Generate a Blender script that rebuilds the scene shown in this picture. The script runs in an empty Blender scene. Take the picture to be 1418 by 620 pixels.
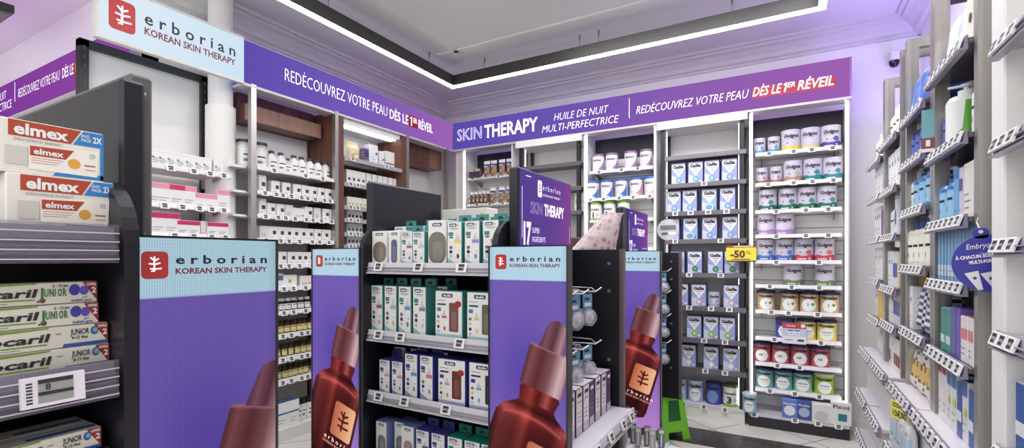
import bpy, math, random
import numpy as np
from mathutils import Matrix, Vector
random.seed(7)
SC = bpy.context.scene
COL = SC.collection
R = math.radians
PI = math.pi

# ---------------------------------------------------------------- camera, light, exposure
cam_d = bpy.data.cameras.new('camera')
cam = bpy.data.objects.new('camera', cam_d)
COL.objects.link(cam)
cam.location = (0, 0, 1.25)
cam.rotation_euler = (R(90), 0, R(29.5))
cam_d.sensor_width = 36.0
cam_d.lens = 669.0 / 1418.0 * 36.0
cam_d.shift_y = 47.0 / 1418.0
cam_d.clip_start = 0.02
SC.camera = cam
SC.view_settings.view_transform = 'Standard'
SC.view_settings.look = 'None'
SC.view_settings.exposure = 0.0
SC.view_settings.gamma = 1.0
SC.view_settings.use_curve_mapping = False

world = bpy.data.worlds.new('daylight')
SC.world = world
world.use_nodes = True
world.node_tree.nodes['Background'].inputs[0].default_value = (0.95, 0.97, 1.0, 1)
world.node_tree.nodes['Background'].inputs[1].default_value = 1.0

LAMP_STRENGTH = 12.5
LED_STRIP = 3.2
SCREEN = 1.0


def area_lamp(name, loc, rot, sx, sy, power, color=(1, 1, 1)):
    l = bpy.data.lights.new(name, 'AREA')
    l.shape = 'RECTANGLE'; l.size = sx; l.size_y = sy; l.energy = power; l.color = color
    o = bpy.data.objects.new(name, l)
    o.location = loc; o.rotation_euler = rot
    COL.objects.link(o)
    return o


# fill lights added out of frame: overhead, from behind the camera, and purple washes
area_lamp('overhead_fill', (-0.9, -1.0, 2.9), (0, 0, 0), 2.2, 1.2, 40)
area_lamp('overhead_fill', (-1.2, 1.6, 2.92), (0, 0, 0), 1.6, 1.6, 16)
area_lamp('overhead_fill', (-4.6, 0.2, 2.9), (0, 0, 0), 1.2, 1.2, 7, (1, 0.88, 1))
area_lamp('overhead_fill', (-0.75, 2.75, 2.92), (0, 0, 0), 1.6, 0.6, 34)
area_lamp('overhead_fill', (0.12, 2.55, 2.92), (0, 0, 0), 0.35, 1.3, 16)  # extra fill added to lift the dim back right wall
area_lamp('camera_side_fill', (-1.5, -2.6, 1.5), (R(90), 0, 0), 5.0, 2.4, 48, (0.97, 0.98, 1))  # broad soft fill added behind the camera
area_lamp('purple_ceiling_wash', (-4.7, 1.15, 2.62), (0, R(180), 0), 2.2, 0.2, 1.5, (0.62, 0.25, 1.0))  # added uplight for the sign's purple glow on the ceiling
area_lamp('purple_wall_wash', (0.74, 3.3, 2.25), (0, R(165), 0), 0.2, 1.6, 10, (0.34, 0.24, 1.0))  # unseen wash added for the purple tint up the right wall

# ---------------------------------------------------------------- materials


def lin(c):
    c = c / 255.0
    return c / 12.92 if c <= 0.04045 else ((c + 0.055) / 1.055) ** 2.4


MATS = {}


def mat(rgb, rough=0.5, metal=0.0, emit=0.0, alpha=1.0, trans=0.0):
    key = (rgb, rough, metal, emit, alpha, trans)
    if key in MATS:
        return MATS[key]
    m = bpy.data.materials.new('paint_%d_%d_%d' % rgb)
    m.use_nodes = True
    b = m.node_tree.nodes['Principled BSDF']
    c = (lin(rgb[0]), lin(rgb[1]), lin(rgb[2]), 1)
    b.inputs['Base Color'].default_value = c
    b.inputs['Roughness'].default_value = rough
    b.inputs['Metallic'].default_value = metal
    if emit:
        b.inputs['Emission Color'].default_value = c
        b.inputs['Emission Strength'].default_value = emit
    if alpha < 1:
        b.inputs['Alpha'].default_value = alpha
    if trans:
        b.inputs['Transmission Weight'].default_value = trans
    m.diffuse_color = c
    MATS[key] = m
    return m


def node_mat(name, build):
    m = bpy.data.materials.new(name)
    m.use_nodes = True
    nt = m.node_tree
    build(nt, nt.nodes['Principled BSDF'], lambda t: nt.nodes.new('ShaderNode' + t), nt.links.new)
    return m


def ramp(nd, stops):
    e = nd.color_ramp.elements
    e[0].position, e[0].color = stops[0][0], stops[0][1]
    e[1].position, e[1].color = stops[-1][0], stops[-1][1]
    for p, c in stops[1:-1]:
        x = e.new(p); x.color = c


def L4(*rgb):
    return (lin(rgb[0]), lin(rgb[1]), lin(rgb[2]), 1)


def _plaster(c1, c2, bump=0.1, scale=30):
    def f(nt, b, N, K):
        tc = N('TexCoord'); n = N('TexNoise'); n.inputs['Scale'].default_value = 1.2
        n.inputs['Detail'].default_value = 5
        r = N('ValToRGB'); ramp(r, [(0.3, L4(*c1)), (0.7, L4(*c2))])
        K(tc.outputs['Object'], n.inputs['Vector']); K(n.outputs['Fac'], r.inputs[0]); K(r.outputs[0], b.inputs['Base Color'])
        n2 = N('TexNoise'); n2.inputs['Scale'].default_value = scale; bp = N('Bump'); bp.inputs['Strength'].default_value = bump
        bp.inputs['Distance'].default_value = 0.01
        K(tc.outputs['Object'], n2.inputs['Vector']); K(n2.outputs['Fac'], bp.inputs['Height']); K(bp.outputs[0], b.inputs['Normal'])
        b.inputs['Roughness'].default_value = 0.7
    return f


M_CEIL = node_mat('ceiling_plaster', _plaster((222, 219, 216), (230, 227, 224), 0.04))
M_WALL = node_mat('wall_paint', _plaster((232, 229, 227), (238, 236, 234), 0.03, 60))


def _cornice(nt, b, N, K):
    tc = N('TexCoord'); v = N('TexVoronoi'); v.inputs['Scale'].default_value = 14
    n = N('TexNoise'); n.inputs['Scale'].default_value = 9
    bp = N('Bump'); bp.inputs['Strength'].default_value = 0.35; bp.inputs['Distance'].default_value = 0.02
    mx = N('Math'); mx.operation = 'ADD'
    K(tc.outputs['Object'], v.inputs['Vector']); K(tc.outputs['Object'], n.inputs['Vector'])
    K(v.outputs['Distance'], mx.inputs[0]); K(n.outputs['Fac'], mx.inputs[1]); K(mx.outputs[0], bp.inputs['Height'])
    K(bp.outputs[0], b.inputs['Normal'])
    b.inputs['Base Color'].default_value = L4(214, 211, 207); b.inputs['Roughness'].default_value = 0.7


M_CORNICE = node_mat('moulded_plaster', _cornice)


def _wood(c1, c2):
    def f(nt, b, N, K):
        tc = N('TexCoord'); mp = N('Mapping'); mp.inputs['Scale'].default_value = (14, 14, 0.9)
        n = N('TexNoise'); n.inputs['Scale'].default_value = 3; n.inputs['Detail'].default_value = 8
        r = N('ValToRGB'); ramp(r, [(0.3, L4(*c1)), (0.7, L4(*c2))])
        K(tc.outputs['Object'], mp.inputs['Vector']); K(mp.outputs[0], n.inputs['Vector']); K(n.outputs['Fac'], r.inputs[0])
        K(r.outputs[0], b.inputs['Base Color']); b.inputs['Roughness'].default_value = 0.45
    return f


M_WOOD = node_mat('walnut_veneer', _wood((84, 52, 40), (118, 78, 60)))
M_WOOD_L = node_mat('light_walnut', _wood((128, 92, 76), (150, 112, 94)))


def _steel(nt, b, N, K):
    tc = N('TexCoord'); mp = N('Mapping'); mp.inputs['Scale'].default_value = (40, 40, 0.6)
    n = N('TexNoise'); n.inputs['Scale'].default_value = 2; n.inputs['Detail'].default_value = 4
    r = N('ValToRGB'); ramp(r, [(0.3, L4(170, 166, 160)), (0.7, L4(190, 186, 180))])
    r2 = N('MapRange'); r2.inputs['To Min'].default_value = 0.25; r2.inputs['To Max'].default_value = 0.42
    K(tc.outputs['Object'], mp.inputs['Vector']); K(mp.outputs[0], n.inputs['Vector']); K(n.outputs['Fac'], r.inputs[0])
    K(n.outputs['Fac'], r2.inputs['Value']); K(r2.outputs[0], b.inputs['Roughness'])
    K(r.outputs[0], b.inputs['Base Color']); b.inputs['Metallic'].default_value = 0.85


M_STEEL = node_mat('brushed_steel', _steel)


def _dark(nt, b, N, K):
    tc = N('TexCoord'); n = N('TexNoise'); n.inputs['Scale'].default_value = 220
    r = N('MapRange'); r.inputs['To Min'].default_value = 0.3; r.inputs['To Max'].default_value = 0.42
    K(tc.outputs['Object'], n.inputs['Vector']); K(n.outputs['Fac'], r.inputs['Value']); K(r.outputs[0], b.inputs['Roughness'])
    b.inputs['Base Color'].default_value = L4(23, 22, 31)


M_DARK = node_mat('dark_powder_coat', _dark)
M_GREYP = mat((92, 90, 88), 0.5)
M_BLACK = mat((30, 28, 32), 0.4)


def _floor(nt, b, N, K):
    tc = N('TexCoord'); mp = N('Mapping'); mp.inputs['Rotation'].default_value = (0, 0, R(38)); mp.inputs['Scale'].default_value = (1, 1, 1)
    br = N('TexBrick'); br.offset = 0.0
    br.inputs['Color1'].default_value = L4(214, 209, 202); br.inputs['Color2'].default_value = L4(222, 218, 212)
    br.inputs['Mortar'].default_value = L4(96, 90, 84); br.inputs['Scale'].default_value = 1.0
    br.inputs['Mortar Size'].default_value = 0.004; br.inputs['Brick Width'].default_value = 0.45; br.inputs['Row Height'].default_value = 0.45
    K(tc.outputs['Object'], mp.inputs['Vector']); K(mp.outputs[0], br.inputs['Vector'])
    n = N('TexNoise'); n.inputs['Scale'].default_value = 5; n.inputs['Detail'].default_value = 8
    mx = N('Mix'); mx.data_type = 'RGBA'; mx.blend_type = 'MULTIPLY'; mx.inputs['Factor'].default_value = 0.35
    r = N('ValToRGB'); ramp(r, [(0.3, (0.75, 0.72, 0.7, 1)), (0.6, (1, 1, 1, 1))])
    K(tc.outputs['Object'], n.inputs['Vector']); K(n.outputs['Fac'], r.inputs[0])
    K(br.outputs['Color'], mx.inputs['A']); K(r.outputs[0], mx.inputs['B']); K(mx.outputs['Result'], b.inputs['Base Color'])
    b.inputs['Roughness'].default_value = 0.3


M_FLOOR = node_mat('beige_tile', _floor)


def _marble(nt, b, N, K):
    tc = N('TexCoord'); n = N('TexNoise'); n.inputs['Scale'].default_value = 22; n.inputs['Detail'].default_value = 9
    r = N('ValToRGB'); ramp(r, [(0.45, L4(52, 47, 44)), (0.68, L4(84, 76, 70)), (0.8, L4(140, 128, 116))])
    K(tc.outputs['Object'], n.inputs['Vector']); K(n.outputs['Fac'], r.inputs[0]); K(r.outputs[0], b.inputs['Base Color'])
    b.inputs['Roughness'].default_value = 0.3


M_MARBLE = node_mat('dark_marble', _marble)


def screen_mat(name, stops, axis, lo, hi, strength=1.0, dots=0.0):
    """a lit display whose picture is a colour run along one axis (or the mesh's own picture colours)"""
    m = bpy.data.materials.new(name); m.use_nodes = True
    nt = m.node_tree; N = lambda t: nt.nodes.new('ShaderNode' + t); K = nt.links.new
    for n in list(nt.nodes):
        nt.nodes.remove(n)
    out = N('OutputMaterial'); em = N('Emission'); em.inputs['Strength'].default_value = strength
    tc = N('TexCoord')
    if stops:
        sp = N('SeparateXYZ'); mr = N('MapRange'); mr.inputs['From Min'].default_value = lo; mr.inputs['From Max'].default_value = hi
        cr = N('ValToRGB'); ramp(cr, stops)
        K(tc.outputs['Object'], sp.inputs[0]); K(sp.outputs[axis], mr.inputs['Value']); K(mr.outputs[0], cr.inputs[0])
        col = cr.outputs[0]
    else:
        at = N('Attribute'); at.attribute_name = 'picture'; col = at.outputs['Color']
    if dots:
        sp2 = N('SeparateXYZ'); K(tc.outputs['Object'], sp2.inputs[0])
        facs = []
        for ax in (0, 2):
            w = N('Math'); w.operation = 'MULTIPLY'; w.inputs[1].default_value = 2 * PI / 0.0042
            s = N('Math'); s.operation = 'SINE'; a = N('MapRange')
            a.inputs['From Min'].default_value = -1; a.inputs['To Min'].default_value = 1 - dots
            K(sp2.outputs[ax], w.inputs[0]); K(w.outputs[0], s.inputs[0]); K(s.outputs[0], a.inputs['Value'])
            facs.append(a.outputs[0])
        mu = N('Math'); mu.operation = 'MULTIPLY'; K(facs[0], mu.inputs[0]); K(facs[1], mu.inputs[1])
        mx = N('VectorMath'); mx.operation = 'SCALE'; K(col, mx.inputs[0]); K(mu.outputs[0], mx.inputs['Scale'])
        col = mx.outputs[0]
    K(col, em.inputs['Color']); K(em.outputs[0], out.inputs[0])
    return m


def glow(rgb, s, name='self_glow'):
    key = ('glow', rgb, s)
    if key not in MATS:
        m = bpy.data.materials.new(name); m.use_nodes = True
        b = m.node_tree.nodes['Principled BSDF']
        b.inputs['Base Color'].default_value = L4(*rgb)
        b.inputs['Emission Color'].default_value = L4(*rgb); b.inputs['Emission Strength'].default_value = s
        MATS[key] = m
    return MATS[key]


# ---------------------------------------------------------------- mesh building
TXT = {}


def text_mesh(s, bold=0.0, outline=0.0):
    key = (s, bold, outline)
    if key in TXT:
        return TXT[key]
    cu = bpy.data.curves.new('lettering', 'FONT')
    cu.body = s; cu.size = 1.0; cu.resolution_u = 2; cu.offset = bold
    cu.fill_mode = 'NONE' if outline else 'FRONT'
    if outline:
        cu.bevel_depth = outline; cu.bevel_resolution = 0
    ob = bpy.data.objects.new('lettering', cu)
    me = bpy.data.meshes.new_from_object(ob)
    vs = [(v.co.x, v.co.y, v.co.z) for v in me.vertices]
    fs = [tuple(p.vertices) for p in me.polygons]
    bpy.data.objects.remove(ob); bpy.data.curves.remove(cu); bpy.data.meshes.remove(me)
    if not vs:
        vs = [(0, 0, 0)]
    x0 = min(v[0] for v in vs); x1 = max(v[0] for v in vs)
    vs = [(v[0] - x0, v[1], v[2]) for v in vs]
    TXT[key] = (vs, fs, max(x1 - x0, 1e-6))
    return TXT[key]


CAP = 0.7    # capital height of the built-in face at size 1


class Mesh:
    def __init__(self):
        self.v, self.f, self.i, self.mats, self.T, self.sm = [], [], [], [], None, []

    def mi(self, m):
        if m not in self.mats:
            self.mats.append(m)
        return self.mats.index(m)

    def add(self, vs, fs, m, smooth=False):
        n = len(self.v)
        if self.T is not None:
            vs = [tuple(self.T @ Vector(p)) for p in vs]
        self.v += [tuple(p) for p in vs]
        k = self.mi(m)
        for f in fs:
            self.f.append(tuple(n + q for q in f)); self.i.append(k); self.sm.append(smooth)
        return self

    def box(self, x0, x1, y0, y1, z0, z1, m):
        vs = [(x0, y0, z0), (x1, y0, z0), (x1, y1, z0), (x0, y1, z0), (x0, y0, z1), (x1, y0, z1), (x1, y1, z1), (x0, y1, z1)]
        return self.add(vs, [(0, 3, 2, 1), (4, 5, 6, 7), (0, 1, 5, 4), (1, 2, 6, 5), (2, 3, 7, 6), (3, 0, 4, 7)], m)

    def rbox(self, x0, x1, y0, y1, z0, z1, m, c=0.004):
        """box with chamfered edges"""
        X, Y, Z = (x0, x1), (y0, y1), (z0, z1)
        vs, ix = [], {}
        for a in (0, 1):
            for b in (0, 1):
                for d in (0, 1):
                    sx, sy, sz = (c, -c)[a], (c, -c)[b], (c, -c)[d]
                    for q, p in enumerate(((X[a], Y[b] + sy, Z[d] + sz), (X[a] + sx, Y[b], Z[d] + sz), (X[a] + sx, Y[b] + sy, Z[d]))):
                        ix[a, b, d, q] = len(vs); vs.append(p)
        fs = []
        for a in (0, 1):
            fs.append([ix[a, b, d, 0] for b, d in ((0, 0), (1, 0), (1, 1), (0, 1))])
            fs.append([ix[b, a, d, 1] for b, d in ((0, 0), (1, 0), (1, 1), (0, 1))])
            fs.append([ix[b, d, a, 2] for b, d in ((0, 0), (1, 0), (1, 1), (0, 1))])
            for b in (0, 1):
                fs.append([ix[a, b, 0, 0], ix[a, b, 1, 0], ix[a, b, 1, 1], ix[a, b, 0, 1]])
                fs.append([ix[a, 0, b, 0], ix[a, 1, b, 0], ix[a, 1, b, 2], ix[a, 0, b, 2]])
                fs.append([ix[0, a, b, 1], ix[1, a, b, 1], ix[1, a, b, 2], ix[0, a, b, 2]])
                for d in (0, 1):
                    fs.append([ix[a, b, d, 0], ix[a, b, d, 1], ix[a, b, d, 2]])
        return self.add(vs, fs, m)

    def lathe(self, prof, m, n=20, cx=0, cy=0, sx=1.0, sy=1.0, mats=None, smooth=True):
        """prof: (r, z) bottom to top; mats: one material per ring gap"""
        base = []
        for r, z in prof:
            base.append([(cx + sx * r * math.cos(2 * PI * k / n), cy + sy * r * math.sin(2 * PI * k / n), z) for k in range(n)])
        for j in range(len(prof) - 1):
            vs = base[j] + base[j + 1]
            self.add(vs, [(k, (k + 1) % n, n + (k + 1) % n, n + k) for k in range(n)], mats[j] if mats else m, smooth)
        if prof[0][0] > 1e-5:
            self.add(base[0], [tuple(range(n))[::-1]], mats[0] if mats else m)
        if prof[-1][0] > 1e-5:
            self.add(base[-1], [tuple(range(n))], mats[-1] if mats else m)
        return self

    def prism(self, poly, a, b, m, axis='y'):
        """polygon extruded from a to b along an axis; poly in the two other axes (xz, yz or xy)"""
        def P(p, t):
            return (p[0], t, p[1]) if axis == 'y' else (t, p[0], p[1]) if axis == 'x' else (p[0], p[1], t)
        n = len(poly)
        vs = [P(p, a) for p in poly] + [P(p, b) for p in poly]
        fs = [(k, (k + 1) % n, n + (k + 1) % n, n + k) for k in range(n)] + [tuple(range(n))[::-1], tuple(range(n, 2 * n))]
        return self.add(vs, fs, m)

    def flat(self, poly, y, m):
        """printed shape on a front facing -Y"""
        return self.add([(p[0], y, p[1]) for p in poly], [tuple(range(len(poly)))], m)

    def rect(self, x0, x1, z0, z1, y, m):
        return self.flat([(x0, z0), (x1, z0), (x1, z1), (x0, z1)], y, m)

    def disc(self, x, z, r, y, m, n=16, rz=None):
        rz = rz or r
        return self.flat([(x + r * math.cos(2 * PI * k / n), z + rz * math.sin(2 * PI * k / n)) for k in range(n)], y, m)

    def rod(self, pts, r, m, n=6):
        for p, q in zip(pts[:-1], pts[1:]):
            p, q = Vector(p), Vector(q)
            d = (q - p).normalized()
            u = d.orthogonal().normalized(); w = d.cross(u)
            vs = []
            for c in (p, q):
                vs += [tuple(c + r * (u * math.cos(2 * PI * k / n) + w * math.sin(2 * PI * k / n))) for k in range(n)]
            self.add(vs, [(k, (k + 1) % n, n + (k + 1) % n, n + k) for k in range(n)] + [tuple(range(n)), tuple(range(n, 2 * n))], m, True)
        return self

    def text(self, s, x, z, h, m, y=0.0, w=None, align='l', bold=0.0, shear=0.0, slope=0.0, wrap=None, outline=0.0, rot=0.0):
        """lettering facing -Y: x, z of its baseline start, capital height h, fitted to width w"""
        vs, fs, tw = text_mesh(s, bold, outline)
        k = h / CAP
        sx = (w / tw) if w else k
        off = {'l': 0, 'c': -tw * sx / 2, 'r': -tw * sx}[align]
        out = []
        ca, sa = math.cos(rot), math.sin(rot)
        for a, b, c in vs:
            px = a * sx + off + shear * b * k
            pz = b * k + slope * px
            px, pz = px * ca - pz * sa, px * sa + pz * ca
            px += x; pz += z
            if wrap:
                out.append((wrap * math.sin(px / wrap), -wrap * math.cos(px / wrap), pz))
            else:
                out.append((px, y - abs(c) * k * 0.1, pz))
        return self.add(out, fs, m)

    def on_can(self, poly, r, m):
        """shape printed round a can of radius r, facing -Y (convex, cut into thin upright strips)"""
        xs = sorted({p[0] for p in poly}); lo, hi = xs[0], xs[-1]
        k = max(2, int((hi - lo) / (r * 0.22)))
        def span(x):
            zz = []
            for p, q in zip(poly, poly[1:] + poly[:1]):
                a, b = (p, q) if p[0] <= q[0] else (q, p)
                if a[0] - 1e-9 <= x <= b[0] + 1e-9:
                    if b[0] - a[0] < 1e-9:
                        zz += [a[1], b[1]]
                    else:
                        t = (x - a[0]) / (b[0] - a[0]); zz.append(a[1] + t * (b[1] - a[1]))
            return min(zz), max(zz)
        vs = []
        for j in range(k + 1):
            x = lo + (hi - lo) * j / k
            a, b = span(x)
            for z in (a, b):
                vs.append((r * math.sin(x / r), -r * math.cos(x / r), z))
        return self.add(vs, [(2 * j, 2 * j + 2, 2 * j + 3, 2 * j + 1) for j in range(k)], m, True)

    def build(self, name, parent=None, loc=None):
        me = bpy.data.meshes.new(name)
        me.from_pydata(self.v, [], self.f)
        for m in self.mats:
            me.materials.append(m)
        me.polygons.foreach_set('material_index', self.i)
        me.polygons.foreach_set('use_smooth', self.sm)
        me.update()
        o = bpy.data.objects.new(name, me)
        COL.objects.link(o)
        if parent is not None:
            o.parent = parent
        if loc:
            o.location = loc
        return o


def circ(x, z, r, n=14, rz=None):
    rz = rz or r
    return [(x + r * math.cos(2 * PI * k / n), z + rz * math.sin(2 * PI * k / n)) for k in range(n)]


def rrect(x0, x1, z0, z1, r, n=4):
    out = []
    for cx, cz, a0 in ((x1 - r, z0 + r, -90), (x1 - r, z1 - r, 0), (x0 + r, z1 - r, 90), (x0 + r, z0 + r, 180)):
        for k in range(n + 1):
            a = R(a0 + 90.0 * k / n)
            out.append((cx + r * math.cos(a), cz + r * math.sin(a)))
    return out


def empty(name, loc=(0, 0, 0), rz=0.0):
    o = bpy.data.objects.new(name, None)
    o.empty_display_size = 0.05
    o.location = loc; o.rotation_euler = (0, 0, rz)
    COL.objects.link(o)
    return o


def tag(o, label, cat, group=None):
    o['label'] = label; o['category'] = cat
    if group:
        o['group'] = group
    return o


def struct(o):
    o['kind'] = 'structure'
    return o


def dup(root):
    r = root.copy(); COL.objects.link(r)
    for ch in root.children:
        c = ch.copy(); COL.objects.link(c); c.parent = r
        for g in ch.children:
            d = g.copy(); COL.objects.link(d); d.parent = c
    return r


FRONT_Y, FRONT_X, FRONT_NX = 0.0, R(90), R(-90)     # facing the room from the back, left and right wall
WHITE = mat((238, 237, 235), 0.45)
WHITE2 = mat((226, 224, 222), 0.5)
TINWHITE = mat((226, 222, 228), 0.35)
INK = mat((40, 40, 46), 0.6)
GREYINK = mat((128, 126, 130), 0.6)
NAVY = mat((38, 44, 92), 0.45)
TEAL = mat((20, 128, 122), 0.45)
CLEAR = mat((205, 200, 215), 0.12, alpha=0.55)

# ---------------------------------------------------------------- the setting
CEIL = 2.93
m = Mesh(); m.box(-6.3, 0.9, -3.0, 4.5, -0.05, 0.0, M_FLOOR)
struct(m.build('floor'))
m = Mesh(); m.box(-1.9, 0.85, 3.43, 3.75, 0.0, 0.0035, M_MARBLE)
struct(m.build('trim_1'))
m = Mesh(); m.box(-6.3, 0.9, -3.0, 4.5, CEIL, CEIL + 0.05, M_CEIL)
struct(m.build('ceiling'))
m = Mesh(); m.box(-3.4, 0.9, 4.33, 4.43, 0.0, CEIL, M_WALL)
struct(m.build('wall_back'))
m = Mesh(); m.box(-3.42, -3.32, 1.41, 4.43, 0.0, CEIL, M_WALL)
struct(m.build('wall_left'))
m = Mesh(); m.box(-6.3, -3.32, 1.40, 1.50, 0.0, CEIL, M_WALL)
struct(m.build('wall_return'))
m = Mesh(); m.box(-6.4, -6.3, -3.0, 1.5, 0.0, CEIL, M_WALL)
struct(m.build('wall_far_left'))
m = Mesh(); m.box(0.82, 0.9, -3.0, 4.43, 0.0, CEIL, M_WALL)
struct(m.build('wall_right'))
CORN = [(0, 2.80), (0.018, 2.80), (0.018, 2.812), (0.03, 2.82), (0.045, 2.822), (0.06, 2.85), (0.10, 2.885), (0.13, 2.895), (0.135, 2.908), (0.16, 2.912), (0.165, 2.93), (0, 2.93)]
m = Mesh(); m.prism([(4.33 - d, z) for d, z in CORN], -3.32, 0.82, M_CORNICE, 'x'); struct(m.build('trim_back'))
m = Mesh(); m.prism([(-3.32 + d, z) for d, z in CORN], 1.4, 4.33, M_CORNICE, 'y'); struct(m.build('trim_left'))
m = Mesh(); m.prism([(0.82 - d, z) for d, z in CORN], -3.0, 4.33, M_CORNICE, 'y'); struct(m.build('trim_right'))
m = Mesh()
for (x0, x1, y0, y1) in ((-2.5, 0.3, 3.16, 3.2), (-2.34, -2.3, -2.0, 3.2)):
    m.prism([(x0, y0), (x1, y0), (x1, y1), (x0, y1)], CEIL - 0.012, CEIL + 0.01, M_CEIL, 'z')
struct(m.build('trim_2'))
m = Mesh(); m.box(0.38, 0.80, 4.312, 4.33, 0, 0.07, WHITE); struct(m.build('baseboard_back'))
m = Mesh()
m.lathe([(0.085, 0.0), (0.085, 2.21), (0.07, 2.215), (0.07, 2.93)], M_WALL, 28, -3.14, 1.77)
struct(m.build('wall_pillar'))

# ---------------------------------------------------------------- pendant track light
M_LAMPB = mat((52, 49, 48), 0.45)
M_DIFF = glow((255, 252, 246), LAMP_STRENGTH)
lamp = tag(empty('pendant_light', (-1.16, 1.5, 2.745)), 'long black pendant light with a glowing white underside hung below the ceiling', 'ceiling light')
lx0, lx1, ly0, ly1, lw = -2.555, 0.215, -0.9, 3.445, 0.048
for nm, (z0, z1), mm, ins in (('housing', (2.745, 2.835), M_LAMPB, 0.0), ('diffuser', (2.737, 2.745), M_DIFF, 0.004)):
    m = Mesh()
    m.box(lx0 + ins, lx1 - ins, ly1 - lw + ins, ly1 - ins, z0, z1, mm)
    m.box(lx0 + ins, lx0 + lw - ins, ly0, ly1 - lw + ins, z0, z1, mm)
    m.box(lx1 - lw + ins, lx1 - ins, ly0, ly1 - lw + ins, z0, z1, mm)
    o = m.build(nm, lamp); o.location = (1.16, -1.5, -2.745)
for (x, y) in ((-2.53, 1.6), (-2.53, 2.1), (-2.53, 3.1), (-2.2, 3.42), (-1.35, 3.42), (-1.2, 3.42), (-0.3, 3.42)):
    m = Mesh(); m.rod([(x, y, 2.835), (x, y, CEIL - 0.03)], 0.0015, M_LAMPB)
    m.lathe([(0.002, CEIL - 0.045), (0.006, CEIL - 0.04), (0.007, CEIL)], mat((120, 116, 112), 0.4), 10, x, y)
    o = m.build('cable', lamp); o.location = (1.16, -1.5, -2.745)
lamp2 = tag(empty('pendant_light', (-4.24, 0.62, 2.625)), 'end of a black pendant light in the top left corner', 'ceiling light')
m = Mesh(); m.box(-0.4, 0.34, -0.4, 0.4, 0.045, 0.09, M_LAMPB); m.build('housing', lamp2)
m = Mesh(); m.box(-0.385, 0.325, -0.385, 0.385, 0.03, 0.045, mat((120, 118, 116), 0.6)); m.build('diffuser', lamp2)
m = Mesh(); m.rod([(0, 0, 0.09), (0, 0, 0.21)], 0.004, M_LAMPB); m.build('cable', lamp2)

# ---------------------------------------------------------------- lit header signs
RED = mat((178, 34, 52), 0.5)
LOGO_RED = glow((176, 48, 50), 0.15)
S_WHITE = glow((250, 248, 255), 0.85)
S_DARK = mat((30, 36, 48), 0.6)
S_MAROON = mat((120, 34, 48), 0.6)


def tree_mark(m, x, z, s, mm, y):
    """small plant glyph: a stem with leaning branches"""
    def bar(x0, z0, x1, z1, w):
        dx, dz = x1 - x0, z1 - z0
        l = math.hypot(dx, dz); nx, nz = -dz / l * w / 2, dx / l * w / 2
        m.flat([(x + s * (x0 + nx), z + s * (z0 + nz)), (x + s * (x0 - nx), z + s * (z0 - nz)), (x + s * (x1 - nx), z + s * (z1 - nz)), (x + s * (x1 + nx), z + s * (z1 + nz))], y, mm)
    w = 0.105
    bar(-0.02, -0.62, 0.0, 0.7, 0.12)
    bar(-0.3, 0.62, 0.02, 0.3, w); bar(0.0, 0.32, 0.34, 0.52, w)
    bar(-0.42, 0.08, 0.0, 0.02, w); bar(0.0, 0.0, 0.46, 0.14, w)
    bar(-0.34, -0.36, 0.0, -0.38, w); bar(0.0, -0.4, 0.56, -0.34, w)
    bar(-0.24, -0.6, -0.02, -0.5, w)


def sign_text(o_parent, items, name='lettering'):
    for it in items:
        m = Mesh(); it(m); m.build('emblem' if 'mark' in it.__code__.co_freevars else name, o_parent)


def numeral_one(m, x, z, h, shear):
    pts = [(0.10, 0), (0.24, 0), (0.24, 1), (0.12, 1), (-0.06, 0.86), (-0.06, 0.72), (0.10, 0.82)]
    pts = [(x + h * (a + shear * b), -0.003, z + h * b) for a, b in pts]
    return m.add(pts, [(0, 1, 2, 6), (6, 2, 3), (6, 3, 4, 5)], S_WHITE)


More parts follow.
